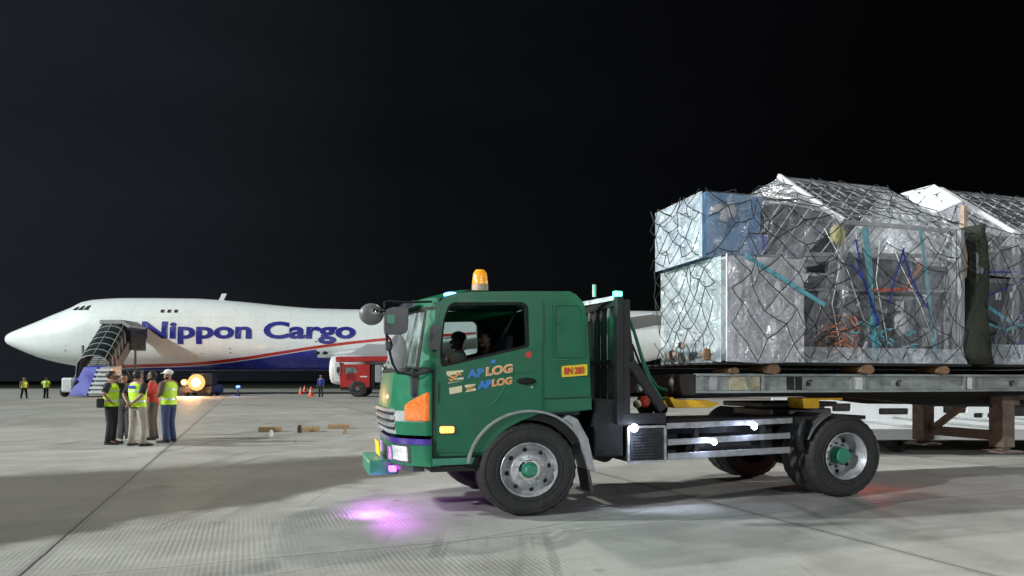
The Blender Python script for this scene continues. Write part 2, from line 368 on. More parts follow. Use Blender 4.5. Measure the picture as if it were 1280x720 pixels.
# ------------------------------------------------------------------ ground
def ground_mat():
    m = bpy.data.materials.new('apron_concrete'); m.use_nodes = True; t = m.node_tree; N = t.nodes; L = t.links
    b = N['Principled BSDF']
    def n(tp, **k):
        q = N.new(tp)
        for a, v in k.items(): setattr(q, a, v)
        return q
    def mth(op, a, c=None, d=None, clamp=False):
        q = n('ShaderNodeMath', operation=op, use_clamp=clamp)
        for i, v in enumerate((a, c, d)):
            if v is None: continue
            if isinstance(v, (int, float)): q.inputs[i].default_value = v
            else: L.new(v, q.inputs[i])
        return q.outputs[0]
    def rng(x, a, c, lo, hi, smooth=False):
        q = n('ShaderNodeMapRange'); q.interpolation_type = 'SMOOTHSTEP' if smooth else 'LINEAR'
        L.new(x, q.inputs[0]); q.inputs[1].default_value = a; q.inputs[2].default_value = c; q.inputs[3].default_value = lo; q.inputs[4].default_value = hi
        return q.outputs[0]
    def noi(src, s, d=6, r=.6, dist=0):
        q = n('ShaderNodeTexNoise'); q.inputs['Scale'].default_value = s; q.inputs['Detail'].default_value = d; q.inputs['Roughness'].default_value = r; q.inputs['Distortion'].default_value = dist
        L.new(src, q.inputs[0]); return q.outputs[0]
    def mixc(f, a, c, bt='MIX'):
        q = n('ShaderNodeMix', data_type='RGBA', blend_type=bt)
        for i, v in ((0, f), (6, a), (7, c)):
            if isinstance(v, (int, float)): q.inputs[i].default_value = v
            elif isinstance(v, tuple): q.inputs[i].default_value = (*v, 1)
            else: L.new(v, q.inputs[i])
        return q.outputs[2]
    co = n('ShaderNodeTexCoord').outputs['Object']
    mp = n('ShaderNodeMapping', vector_type='POINT'); mp.inputs['Rotation'].default_value = (0, 0, -R(21.5)); L.new(co, mp.inputs[0])
    s = n('ShaderNodeSeparateXYZ'); L.new(mp.outputs[0], s.inputs[0]); a, bb = s.outputs[0], s.outputs[1]
    w = n('ShaderNodeSeparateXYZ'); L.new(co, w.inputs[0]); X, Y = w.outputs[0], w.outputs[1]
    n_big = noi(co, .22, 5, .6, .6); n_mid = noi(co, 1.1, 7, .68, .4); n_fine = noi(co, 22, 5, .7)
    st = n('ShaderNodeMapping'); st.inputs['Scale'].default_value = (.5, 7, 1); L.new(mp.outputs[0], st.inputs[0])
    n_str = noi(st.outputs[0], 1.0, 5, .6)
    base = mixc(rng(n_big, .3, .7, 0, 1), (.28, .28, .255), (.385, .385, .36))
    base = mixc(1, base, rng(n_mid, .25, .75, .76, 1.22), 'MULTIPLY')
    base = mixc(1, base, rng(n_fine, .2, .8, .86, 1.13), 'MULTIPLY')
    base = mixc(1, base, rng(n_str, .3, .7, .93, 1.07), 'MULTIPLY')
    # each cast slab a little different in tone
    sa = mth('FLOOR', mth('DIVIDE', mth('ADD', a, 1.58), 6.88)); sb = mth('FLOOR', mth('DIVIDE', mth('SUBTRACT', bb, 6.03), 6.4))
    cv = n('ShaderNodeCombineXYZ'); L.new(sa, cv.inputs[0]); L.new(sb, cv.inputs[1])
    wt = n('ShaderNodeTexWhiteNoise'); L.new(cv.outputs[0], wt.inputs[0]); base = mixc(1, base, rng(wt.outputs[0], 0, 1, .9, 1.08), 'MULTIPLY')
    # darker brown band across the apron
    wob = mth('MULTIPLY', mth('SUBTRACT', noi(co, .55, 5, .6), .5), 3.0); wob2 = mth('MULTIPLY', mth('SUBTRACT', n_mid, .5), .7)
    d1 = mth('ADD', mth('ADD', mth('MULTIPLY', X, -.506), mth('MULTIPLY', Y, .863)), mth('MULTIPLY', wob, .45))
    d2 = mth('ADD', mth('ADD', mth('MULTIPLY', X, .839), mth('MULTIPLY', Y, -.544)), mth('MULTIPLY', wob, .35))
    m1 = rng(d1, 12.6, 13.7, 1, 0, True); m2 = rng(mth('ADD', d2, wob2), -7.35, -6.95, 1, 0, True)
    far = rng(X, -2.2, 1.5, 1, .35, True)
    dark_band = mth('MULTIPLY', mth('MULTIPLY', m1, m2), far)
    dark_band = mth('MULTIPLY', dark_band, rng(n_mid, .25, .7, .72, 1))
    base = mixc(dark_band, base, mixc(1, base, (.29, .268, .235), 'MULTIPLY'))
    # small rusty oil spots inside it
    sp_ = rng(noi(co, .9, 4, .55, .3), .63, .74, 0, .75, True)
    base = mixc(mth('MULTIPLY', sp_, rng(Y, 4, 30, 1, 0)), base, (.085, .062, .045))
    # darker damp patches by the joint
    dm = mth('MULTIPLY', rng(noi(mp.outputs[0], .8, 3, .4, .2), .5, .6, 0, 1, True), rng(bb, 5.9, 6.0, 1, 0))
    base = mixc(mth('MULTIPLY', dm, .42), base, mixc(1, base, (.6, .6, .58), 'MULTIPLY'))
    # tined grooves
    gr = mth('SINE', mth('MULTIPLY', mth('ADD', a, mth('MULTIPLY', n_mid, .02)), 2*math.pi/.046))
    gm = mth('MULTIPLY', rng(mth('ADD', bb, mth('MULTIPLY', wob, .5)), 7.4, 8.8, 1, 0, True), rng(noi(co, .7, 3, .5), .36, .56, .18, 1, True))
    gm = mth('MULTIPLY', gm, rng(noi(co, .35, 3, .5), .42, .55, .25, 1, True)); gm = mth('MULTIPLY', gm, rng(wt.outputs[0], .0, .3, .6, 1))
    base = mixc(mth('MULTIPLY', gm, rng(gr, .1, 1, 0, .32)), base, mixc(1, base, (.50, .50, .47), 'MULTIPLY'))
    # rubber tyre marks and dragged dirt
    for rot_, sc_, lo_ in ((.38, (1, .06, 1), .60), (-.9, (1, .05, 1), .63), (1.35, (1, .05, 1), .62)):
        q_ = n('ShaderNodeMapping'); q_.inputs['Rotation'].default_value = (0, 0, rot_); q_.inputs['Scale'].default_value = sc_; L.new(co, q_.inputs[0])
        tm = rng(noi(q_.outputs[0], 3.2, 3, .5, .25), lo_, lo_+.05, 0, .38, True)
        base = mixc(mth('MULTIPLY', tm, rng(noi(co, .3, 2), .45, .6, 0, 1, True)), base, (.085, .08, .07))
    # oil drips
    dv = n('ShaderNodeTexVoronoi'); dv.inputs['Scale'].default_value = 1.1; L.new(co, dv.inputs[0])
    base = mixc(mth('MULTIPLY', rng(dv.outputs['Distance'], .03, .09, .55, 0, True), rng(n_big, .42, .6, 0, 1)), base, (.07, .065, .055))
    # joints
    def joint(x, off, per, wd):
        f = mth('ABSOLUTE', mth('SUBTRACT', mth('FRACT', mth('ADD', mth('DIVIDE', mth('SUBTRACT', x, off), per), .5)), .5))
        return rng(mth('MULTIPLY', f, per), wd*.6, wd*1.3, 1, 0)
    wv = mth('MULTIPLY', mth('SUBTRACT', noi(co, 3, 4), .5), .03)
    j = mth('MAXIMUM', joint(mth('ADD', a, wv), -1.58, 6.88, .013), mth('MULTIPLY', joint(mth('ADD', bb, wv), 6.03, 6.4, .008), .7))
    base = mixc(mth('MULTIPLY', j, .85), base, (.03, .028, .025))
    js = mth('MAXIMUM', joint(mth('ADD', a, wv), -1.58, 6.88, .07), 0.0)
    base = mixc(mth('MULTIPLY', js, .22), base, (.06, .055, .05))
    # hairline cracks
    vo = n('ShaderNodeTexVoronoi', feature='DISTANCE_TO_EDGE'); vo.inputs['Scale'].default_value = .12
    vx = mixc(.18, co, n('ShaderNodeTexNoise').outputs['Color']); L.new(vx, vo.inputs[0])
    cr = rng(vo.outputs[0], 0, .0018, .6, 0)
    base = mixc(mth('MULTIPLY', cr, rng(n_big, .45, .55, 0, 1)), base, (.05, .05, .045))
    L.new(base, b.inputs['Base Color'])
    L.new(rng(mth('ADD', mth('MULTIPLY', n_mid, .5), mth('MULTIPLY', n_big, .5)), .3, .7, .48, .82), b.inputs['Roughness'])
    h = mth('ADD', mth('MULTIPLY', n_fine, .35), mth('MULTIPLY', mth('MULTIPLY', gr, gm), -.2)); h = mth('SUBTRACT', h, mth('MULTIPLY', j, 1.5))
    bp = n('ShaderNodeBump'); bp.inputs['Strength'].default_value = .5; bp.inputs['Distance'].default_value = .01; L.new(h, bp.inputs['Height']); L.new(bp.outputs[0], b.inputs['Normal'])
    M['apron'] = m
ground_mat()
pm('grass_dark', (.016, .022, .01), .95, 0, .5, .3)
mb = MB(); mb.add([(-1500, -700, -.06), (1500, -700, -.06), (1500, 2200, -.06), (-1500, 2200, -.06)], [(0, 1, 2, 3)])
tag(mb.build('ground', 'grass_dark'), 'dark grass beyond the edge of the airport apron', kind='structure')
mb = MB(); mb.add([(-300, -120, 0), (300, -120, 0), (300, 128, 0), (-300, 128, 0)], [(0, 1, 2, 3)])
tag(mb.build('apron', 'apron'), 'worn grey concrete apron with joints and a darker brown band', kind='structure')

# ------------------------------------------------------------------ cargo aircraft
def crom(tab, x, c):
    if x <= tab[0][0]: return tab[0][c]
    for i in range(len(tab)-1):
        if x <= tab[i+1][0]:
            p1, p2 = tab[i], tab[i+1]; p0 = tab[max(i-1, 0)]; p3 = tab[min(i+2, len(tab)-1)]
            h = p2[0]-p1[0]; u = (x-p1[0])/h
            def sl(a, b_, c_):
                s1 = (b_[c]-a[c])/max(b_[0]-a[0], 1e-6); s2 = (c_[c]-b_[c])/max(c_[0]-b_[0], 1e-6)
                return 0 if s1*s2 <= 0 else 2*s1*s2/(s1+s2)
            m1 = sl(p0, p1, p2) if i > 0 else (p2[c]-p1[c])/h; m2 = sl(p1, p2, p3) if i+2 < len(tab) else (p2[c]-p1[c])/h
            return (2*u**3-3*u**2+1)*p1[c]+(u**3-2*u**2+u)*h*m1+(-2*u**3+3*u**2)*p2[c]+(u**3-u**2)*h*m2
    return tab[-1][c]
FY = 77.0; KF = FY/FPX
raw = [(12.5, 422, 429, .35), (13.6, 419.2, 431, .9), (17.5, 416.0, 433, 1.35), (30, 410.8, 438.6, 1.9), (54, 401, 448, 2.45), (75, 392, 453.5, 2.8), (94, 384.5, 457, 3.0), (108, 377.2, 459.5, 3.12),
       (125, 374.3, 461.5, 3.2), (165, 372.7, 463, 3.25), (240, 373.2, 463, 3.25), (280, 375.4, 463, 3.25), (320, 379, 463, 3.25), (360, 383, 463, 3.25), (400, 385.8, 463, 3.25), (480, 387.3, 463, 3.25),
       (740, 388.3, 462, 3.25), (850, 389.5, 442, 2.2), (962, 396, 405, .35)]
ST = [((p-640)*KF, H+(HOR-a)*KF, H+(HOR-b)*KF, w) for p, a, b, w in raw]
def fus(x):
    zt, zb, w = crom(ST, x, 1), crom(ST, x, 2), crom(ST, x, 3); f = .5 if zt-zb < 3 else .5-.08*min(1, (zt-zb-3)/4)
    return zt, zb, w, zb+(zt-zb)*f
def fus_y(x, z, off=.05):
    zt, zb, w, zc = fus(x); hh = (zt-zc) if z > zc else (zc-zb); q = min(.999, abs(z-zc)/hh)
    p = 2.1
    return FY-w*(1-q**p)**(1/p)-off
def fus_mat():
    m = pm('fuselage_paint', (.78, .83, .83), .3, 0, .02, .35, coat=.3); t = m.node_tree; N = t.nodes; L = t.links; b = N['Principled BSDF']
    src = b.inputs['Base Color'].links[0].from_socket
    co = N.new('ShaderNodeTexCoord'); s = N.new('ShaderNodeSeparateXYZ'); L.new(co.outputs['Object'], s.inputs[0])
    K = 74/FPX; pts = [(60, 461), (160, 457), (240, 454.2), (293, 449), (346, 441.5), (399, 433.5), (478, 424.5), (575, 418), (820, 404)]
    P = [((p-640)*K+20, H+(HOR-y)*K) for p, y in pts]; x0, x1 = P[0][0], P[-1][0]
    r = N.new('ShaderNodeMapRange'); r.inputs[1].default_value = x0; r.inputs[2].default_value = x1; L.new(s.outputs[0], r.inputs[0])
    fc = N.new('ShaderNodeFloatCurve'); c = fc.mapping.curves[0]
    q = [((x-x0)/(x1-x0), z/10) for x, z in P]; c.points[0].location = q[0]; c.points[1].location = q[-1]
    for a in q[1:-1]: c.points.new(*a)
    for p_ in c.points: p_.handle_type = 'AUTO_CLAMPED'
    fc.mapping.update(); L.new(r.outputs[0], fc.inputs['Value'])
    def mth(op, a, d):
        k = N.new('ShaderNodeMath'); k.operation = op
        for i, v in enumerate((a, d)):
            if isinstance(v, (int, float)): k.inputs[i].default_value = v
            else: L.new(v, k.inputs[i])
        return k.outputs[0]
    dz = mth('SUBTRACT', s.outputs[2], mth('MULTIPLY', fc.outputs[0], 10))
    def lay(f, a, col):
        k = N.new('ShaderNodeMix'); k.data_type = 'RGBA'; L.new(f, k.inputs[0]); L.new(a, k.inputs[6]); k.inputs[7].default_value = (*col, 1); return k.outputs[2]
    cur = lay(mth('MULTIPLY', mth('LESS_THAN', dz, -.26), mth('LESS_THAN', mth('ADD', s.outputs[0], mth('MULTIPLY', mth('GREATER_THAN', s.outputs[2], 4.0), 1.6)), .4)), src, (.022, .028, .32))
    redm = mth('MULTIPLY', mth('LESS_THAN', mth('ABSOLUTE', mth('ADD', dz, .02), 0), .16), mth('GREATER_THAN', s.outputs[0], -24))
    cur = lay(redm, cur, (.50, .03, .03))
    cur = lay(mth('LESS_THAN', s.outputs[2], 2.7), cur, (.25, .26, .28))
    fr = mth('MULTIPLY', mth('LESS_THAN', mth('FRACT', mth('DIVIDE', s.outputs[0], 4.3), 0), .012), .16); fr2 = mth('MULTIPLY', mth('LESS_THAN', mth('ABSOLUTE', mth('SUBTRACT', s.outputs[2], 8.35), 0), .03), .16)
    cur = lay(mth('MAXIMUM', fr, fr2), cur, (.1, .11, .12))
    g1 = N.new('ShaderNodeTexNoise'); g1.inputs['Scale'].default_value = 1.2; g1.inputs['Detail'].default_value = 5; mg = N.new('ShaderNodeMapping'); mg.inputs['Scale'].default_value = (1.2, 1, .12); L.new(co.outputs['Object'], mg.inputs[0]); L.new(mg.outputs[0], g1.inputs[0])
    gr_ = N.new('ShaderNodeMapRange'); gr_.inputs[1].default_value = .5; gr_.inputs[2].default_value = .8; gr_.inputs[3].default_value = 0; gr_.inputs[4].default_value = .14; L.new(g1.outputs[0], gr_.inputs[0]); cur = lay(gr_.outputs[0], cur, (.42, .42, .38))
    L.new(cur, b.inputs['Base Color'])
fus_mat()
ac = thing('cargo_aircraft', 'white jumbo cargo aircraft with blue belly and Nippon Cargo lettering parked at the far side', 'aircraft', (-20, FY, 0), frame=False)
rings = []; seg = 40
xs = [ST[0][0]+.0]; x = ST[0][0]
while x < ST[-1][0]: x += .18 if x < ST[3][0] else 1.0; xs.append(min(x, ST[-1][0]))
for x in xs:
    zt, zb, w, zc = fus(x); row = []
    for k in range(seg):
        a_ = 2*math.pi*k/seg; cs, sn = math.cos(a_), math.sin(a_); p = 2/2.1
        row.append((x, FY+w*math.copysign(abs(cs)**p, cs), zc+((zt-zc) if sn > 0 else (zc-zb))*math.copysign(abs(sn)**p, sn)))
    rings.append(row)
mb = MB(); mb.loft(rings); mb.build('fuselage', 'fuselage_paint', ac, smooth=True)
def fpatch(mb, x0, x1, z0, z1, off=.05, n=4): mb.grid(lambda u, v: (x0+(x1-x0)*u, fus_y(x0+(x1-x0)*u, z0+(z1-z0)*v, off), z0+(z1-z0)*v), n, n)
K74 = 74/FPX
def fx(px, yf=74): return (px-640)*yf/FPX
def fz(py, yf=74): return H+(HOR-py)*yf/FPX
for a_, b_, c_, d_ in ((92.5, 99, 382.8, 388), (100, 106.5, 381.6, 388), (107.5, 114, 381, 387.8)):
    mb = MB(); mb.add([(fx(p, 75), fus_y(fx(p, 75), fz(y, 75), .04), fz(y, 75)) for p, y in ((a_-1, d_-.4), (b_-1, d_), (b_, c_), (a_+3, c_+1.2))], [(0, 1, 2, 3)]); mb.build('cockpit_window', 'canopy_dark', ac)
for px in (200.5, 209, 217.5):
    mb = MB(); fpatch(mb, fx(px-1.9), fx(px+1.9), fz(390.3), fz(386.3)); mb.build('upper_deck_window', 'canopy_dark', ac)
text('livery_lettering', 'Nippon Cargo', 'blue_livery' if 'blue_livery' in M else 'stair_blue', ac, (fx(178), 70, fz(422.5)), fz(402.3)-fz(422.5), fx(445)-fx(178), (1, 0, 0), (0, 0, 1), .004, .036, fit=lambda p: Vector((p.x, fus_y(p.x, p.z, .03), p.z)))
pm('livery_blue', (.018, .022, .24), .35, 0, .08, 2)
bpy.data.objects['livery_lettering'].data.materials[0] = M['livery_blue']
mb = MB(); mb.loft([[(x, y, z) for x, y in ((fx(272, 77)+dx, 76.95), (fx(278, 77)+dx, 76.95), (fx(278, 77)+dx, 77.05), (fx(272, 77)+dx, 77.05))] for dx, z in ((0, 10.3), (.5, 11.35))]); mb.build('antenna', 'white_paint', ac)
for px, py, w_, h_ in ((80, 438, 1.5, 2), (82, 432, 1, 1), (288, 436, 3, 1.2), (288, 441, 3, 1), (252, 442, 2, 1), (396, 427, 2.5, 1.5)):
    mb = MB(); fpatch(mb, fx(px-w_/2), fx(px+w_/2), fz(py+h_/2), fz(py-h_/2), .04, 2); mb.build('hatch_mark', 'stair_grey', ac)
# wings
def wing(sg):
    mb = MB(); R_ = []
    for u in [i/10 for i in range(11)]:
        y = FY+sg*(2.2+u*27.5); le = -20.3+u*30; ch = 18.5*(1-u)+4.6*u; zc = 4.25+u*1.9; th = (1.25*(1-u)+.3*u)
        pr = [(0, 0), (.008, .35), (.04, .62), (.12, .9), (.3, 1), (.6, .62), (1, .05), (1, -.02), (.6, -.35), (.3, -.62), (.12, -.6), (.04, -.5), (.008, -.3)]
        R_.append([(le+p*ch, y, zc+q*th*.62) for p, q in pr])
    mb.loft(R_); return mb
wing(-1).build('wing', 'wing_grey' if 'wing_grey' in M else 'alu_bar', ac, smooth='auto'); wing(1).build('wing', 'alu_bar', ac, smooth='auto')
pm('wing_grey', (.42, .44, .46), .4, .1, .08, .5)
for o in SC.objects:
    if o.name.startswith('wing'): o.data.materials[0] = M['wing_grey']
for px in (398.8, 408.5):
    mb = MB(); Yw = 74.2; mb.ball((fx(px, Yw), 73.5, fz(441.5, Yw)), .32, (1.0, 1, .6), 10, 8); mb.build('landing_light', 'canopy_dark', ac, smooth=True)
def engine(x, y, z):
    mb = MB(); prof = [(1.15, .15), (1.28, 0), (1.4, .3), (1.48, 1.2), (1.42, 2.6), (1.15, 3.9), (.95, 3.95), (.8, 5.4), (.45, 5.6)]
    mb.lathe(prof, (x, y, z), 'x', 28); e_ = mb.build('engine', 'white_paint', ac, smooth=True)
    m2 = MB(); m2.lathe([(.02, .15), (.3, .45), (1.17, .5), (1.15, .15)], (x, y, z), 'x', 28); f_ = m2.build('fan', 'black_metal', e_, smooth=True)
    m3 = MB(); m3.loft([[(x+1.2, y-.12, z+1.3), (x+5.2, y-.12, z+1.0), (x+5.2, y+.12, z+1.0), (x+1.2, y+.12, z+1.3)], [(x+3.4, y-.12, z+2.5), (x+7.5, y-.12, z+2.4), (x+7.5, y+.12, z+2.4), (x+3.4, y+.12, z+2.5)]]); m3.build('pylon', 'wing_grey', ac)
engine(-17.4, 66, 2.55); engine(-4.0, 56.5, 2.7); engine(-17.4, 88, 2.55); engine(-4, 97.5, 2.7)
def gear(x, y, n, r=.62, zt=3.2):
    g = MB(); g.tube([(x, y, zt), (x, y, r)], .16, 10); g.tube([(x-.1, y, zt), (x-1.1, y, 1.4), (x, y, .9)], .07, 8); gs = g.build('landing_gear', 'engine_metal', ac)
    for i in range(n):
        for sy in (-.5, .5):
            w = MB(); cx = x+(i-(n-1)/2)*1.5; w.lathe([(.25, -.2), (.55, -.2), (r, -.12), (r, .12), (.55, .2), (.25, .2)], (cx, y+sy, r), 'y', 20); w.build('gear_wheel', 'rubber', gs, smooth='auto')
gear(fx(178, 77), FY, 1, .6); gear(-9, 71.8, 2); gear(-6, 75, 2); gear(-6, 79, 2); gear(-9, 82.2, 2)
fin = MB(); fin.loft([[(17, FY-.35, 9), (26.5, FY-.35, 9), (26.5, FY+.35, 9), (17, FY+.35, 9)], [(23, FY-.12, 18), (29, FY-.12, 18), (29, FY+.12, 18), (22, FY+.12, 18)]]); fin.build('tail_fin', 'livery_blue', ac)
for sg in (-1, 1):
    t_ = MB(); t_.loft([[(14, FY+sg*1.5, 8), (24, FY+sg*1.5, 8), (24, FY+sg*1.5, 8.5), (14, FY+sg*1.5, 8.5)], [(23, FY+sg*11, 9), (27, FY+sg*11, 9), (27, FY+sg*11, 9.2), (23, FY+sg*11, 9.2)]]); t_.build('tailplane', 'wing_grey', ac)

# ------------------------------------------------------------------ passenger stairs at the nose
stz = thing('passenger_stairs', 'covered passenger stairs truck with dark hooped canopy leading up to the aircraft door', 'stairs', (-39.5, 65, 0), frame=False)
def lerp(a, b, u): return tuple(a[i]+(b[i]-a[i])*u for i in range(3))
S0, S1 = (-38.3, 61.5, 1.0), (-41.6, 71.0, 5.6)      # treads' centre line foot and head
def sect(u, w, hgt, n=8, z0=0.0):
    c = lerp(S0, S1, u); return [(c[0]+w*math.cos(math.pi*k/n), c[1], c[2]+z0+hgt*math.sin(math.pi*k/n)**.42) for k in range(n+1)]
mb = MB(); mb.loft([sect(u, 1.55, 2.1) for u in [.15+i*.085 for i in range(11)]], close=False, caps=False); mb.build('canopy', 'canopy_dark', stz, smooth='auto', solid=.04)
for i in range(7):
    u = .15+i*.141; mb = MB(); mb.tube(sect(u, 1.58, 2.14), .05, 6); mb.build('canopy_hoop', 'fender_grey', stz)
for kx in (2, 4, 6):
    mb = MB(); mb.tube([sect(u, 1.58, 2.14)[kx] for u in (.15, 1.0)], .035, 5); mb.build('canopy_rib', 'fender_grey', stz)
mb = MB()
for sg in (-1, 1):
    mb.bar((S0[0]+sg*1.5, S0[1]-.5, .7), (S1[0]+sg*1.5, S1[1], S1[2]-.25), .18, .55)
mb.build('stair_stringer', 'stair_grey', stz)
mb = MB()
for i in range(24):
    c = lerp((S0[0], S0[1]-.4, .75), S1, i/23); mb.box(c[0]-1.45, c[0]+1.45, c[1]-.2, c[1]+.22, c[2]-.04, c[2])
mb.build('treads', 'fender_grey', stz)
mb = MB(); mb.loft([[(-39.5, 60.6, .15), (-37.9, 60.6, .15), (-37.9, 63.4, .15), (-39.5, 63.4, .15)], [(-38.9, 61.8, 2.75), (-37.6, 61.8, 2.75), (-37.6, 63.6, 2.95), (-38.9, 63.6, 2.95)]]); mb.build('nose_panel', 'stair_blue', stz, bevel=.05)
mb = MB(); mb.loft([[(-37.9, 60.7, .15), (-36.3, 60.7, .15), (-36.3, 63.4, .15), (-37.9, 63.4, .15)], [(-37.6, 61.9, 2.7), (-36.5, 61.9, 2.7), (-36.5, 63.6, 2.9), (-37.6, 63.6, 2.9)]]); mb.build('step_panel', 'fender_grey', stz, bevel=.05)
for k in range(6):
    zz = .35+k*.4; mb = MB(); mb.box(-37.85+.05*k, -36.34, 60.52+zz*.42, 60.9+zz*.42, zz, zz+.2); mb.build('panel_slat', 'white_paint', stz)
mb = MB(); mb.box(-42.75, -39.45, 70.4, 73.2, 4.95, 5.2); mb.build('landing_platform', 'stair_grey', stz)
mb = MB(); mb.box(-42.65, -40.35, 70.3, 73.3, 7.35, 7.8); mb.loft([[(-40.35, 70.3, 7.35), (-40.35, 73.3, 7.35), (-40.35, 73.3, 7.8), (-40.35, 70.3, 7.8)], [(-39.45, 70.3, 6.8), (-39.45, 73.3, 6.8), (-39.45, 73.3, 7.2), (-39.45, 70.3, 7.2)]]); mb.build('landing_roof', 'fender_grey', stz, bevel=.05)
mb = MB(); mb.box(-40.25, -39.40, 70.3, 73.2, 4.7, 7.0); mb.build('landing_side_panel', 'canopy_dark', stz)
mb = MB(); mb.box(-41.55, -40.30, 70.35, 70.45, 5.2, 6.3); mb.build('landing_rail_panel', 'stair_grey', stz)
mb = MB()
for xx in (-42.6, -39.6): 
    for yy in (67.5, 71.5): mb.bar((xx, yy, .9), (xx, yy, 5), .16)
mb.bar((-42.6, 67.5, .9), (-42.6, 71.5, 5), .12); mb.bar((-39.6, 71.5, .9), (-39.6, 67.5, 5), .12); mb.bar((-37.4, 62.5, 1.2), (-39.9, 71, 5.3), .25, 1.1)
mb.build('support_frame', 'stair_grey', stz)
mb = MB(); mb.box(-41.5, -37, 62.6, 72.5, .55, 1.0); mb.build('chassis', 'stair_grey', stz)
mb = MB(); mb.box(-40.4, -39.35, 60.9, 62.4, .45, 1.75); mb.build('driver_cab', 'white_paint', stz, bevel=.15)
for xx in (-41.3, -37.2):
    for yy in (62.8, 70.6):
        mb = MB(); mb.lathe([(.2, -.18), (.45, -.18), (.5, -.1), (.5, .1), (.45, .18), (.2, .18)], (0, 0, .5), 'x', 20); mb.v = [(x+xx, y+yy, z) for x, y, z in mb.v]; mb.build('wheel', 'rubber', stz, smooth='auto')

# ------------------------------------------------------------------ tug with bright headlamps
tg = thing('baggage_tug', 'low airport tug with blinding warm headlamps facing the camera under the aircraft', 'tug', (-30, 66, 0), frame=False)
mb = MB(); mb.loft([[(-31.6, y0, .35), (-28.5, y0, .35), (-28.5, y0, z1), (-31.6, y0, z1)] for y0, z1 in ((64.6, .95), (64.9, 1.05), (66.6, 1.15), (67.2, 1.0))]); mb.build('body', 'frame_dark', tg, bevel=.06)
mb = MB(); mb.box(-31.1, -29.0, 65.9, 67.0, 1.1, 2.2); mb.build('cab', 'frame_dark', tg, bevel=.06)
for xx in (-31.2, -28.9):
    for yy in (65.2, 66.8):
        mb = MB(); mb.lathe([(.15, -.15), (.35, -.15), (.4, 0), (.35, .15), (.15, .15)], (xx, yy, .4), 'x', 18); mb.build('wheel', 'rubber', tg, smooth='auto')
for px, r_, s_ in ((244, .56, 1), (229, .22, .5)):
    X_ = (px-640)*64.3/FPX; Z_ = H+(HOR-478)*64.3/FPX
    mb = MB(); mb.lathe([(.01, -.05), (r_*.5, -.04), (r_*.7, .03), (.01, .1)], (X_, 64.4, Z_), 'y', 24); hp_ = mb.build('headlamp', 'headlamp_glow', tg, smooth='auto'); mb = MB(); mb.lathe([(r_*.66, .04), (r_*1.05, -.02), (r_*1.35, .0), (r_*1.4, .25), (.01, .3)], (X_, 64.4, Z_), 'y', 24); mb.build('halo_ring', 'halo_glow', hp_, smooth='auto')  # outer glowing ring stands in for the halo of glare around the lamp
    l = bpy.data.lights.new('headlamp_light', 'SPOT'); l.energy = 1600*s_; l.color = (1, .52, .2); l.shadow_soft_size = .3; l.spot_size = R(150); l.spot_blend = .8
    o = bpy.data.objects.new('headlamp_light', l); C.objects.link(o); o.location = (X_, 63.8, Z_+.1); o.rotation_euler = (R(82), 0, R(180)); o.parent = None
l = bpy.data.lights.new('headlamp_light', 'POINT'); l.energy = 1700; l.color = (1, .45, .18); l.shadow_soft_size = .4
o = bpy.data.objects.new('headlamp_light', l); C.objects.link(o); o.location = (-30.5, 64.0, 1.6)
bl = MB(); g_ = G(297, 493); bl.lathe([(.22, 0), (.2, .12), (.08, .16), (.07, .75), (.01, .76)], (0, 0, 0), 'z', 16)
bo = thing('edge_light', 'small blue apron light glowing under the belly of the aircraft', 'light', (-27.2, 67.5, 0), frame=False)
bl.v = [(x-27.2, y+67.5, z) for x, y, z in bl.v]; bl.build('stem', 'grey_metal', bo, smooth='auto')
mb = MB(); mb.ball((-27.2, 67.5, .9), .17, (1.3, 1, .8), 14, 8); mb.build('lens', 'blue_glow', bo, smooth=True)
l = bpy.data.lights.new('edge_light_glow', 'POINT'); l.energy = 60; l.color = (.2, .3, 1); o = bpy.data.objects.new('edge_light_glow', l); C.objects.link(o); o.location = (-27.2, 67.1, 1.0)

# ------------------------------------------------------------------ red airport truck behind
rt = thing('fire_truck', 'red airport truck with a long red boom over its cab, parked before the wing', 'truck', (-14, 64, 0), frame=False)
KR = 62/FPX
def rx(px): return (px-640)*KR
def rz(py): return max(0, H+(HOR-py)*KR)
Y0 = 62.0
mb = MB(); body = [(rx(426), rz(484)), (rx(425), rz(470)), (rx(427), rz(455.5)), (rx(462), rz(455.5)), (rx(462), rz(480)), (rx(461), rz(484))]
mb.plate(body, [[(rx(430), rz(467)), (rx(430.5), rz(459)), (rx(444), rz(459)), (rx(448), rz(466))]], Y0, Y0+.08); mb.plate(body, [[(rx(430), rz(467)), (rx(430.5), rz(459)), (rx(444), rz(459)), (rx(448), rz(466))]], Y0+2.7, Y0+2.78)
mb.box(rx(427), rx(462), Y0+.08, Y0+2.7, rz(456.5), rz(455.5)); mb.box(rx(425.2), rx(427), Y0+.08, Y0+2.7, rz(484), rz(470)); mb.box(rx(460), rx(462), Y0+.08, Y0+2.7, rz(484), rz(456)); mb.box(rx(427), rx(460), Y0+.08, Y0+2.7, rz(484), rz(483))
mb.build('cab', 'red_paint', rt)
mb = MB(); mb.box(rx(426.2), rx(426.8), Y0+.15, Y0+2.6, rz(469.8), rz(457)); mb.build('windscreen', 'windscreen_glass', rt)
mb = MB(); mb.box(rx(431), rx(447), Y0+.03, Y0+.05, rz(467), rz(459)); mb.build('side_window', 'windscreen_glass', rt)
mb = MB(); mb.box(rx(437), rx(443), Y0+1, Y0+1.6, rz(474), rz(460)); mb.build('seat', 'white_paint', rt)
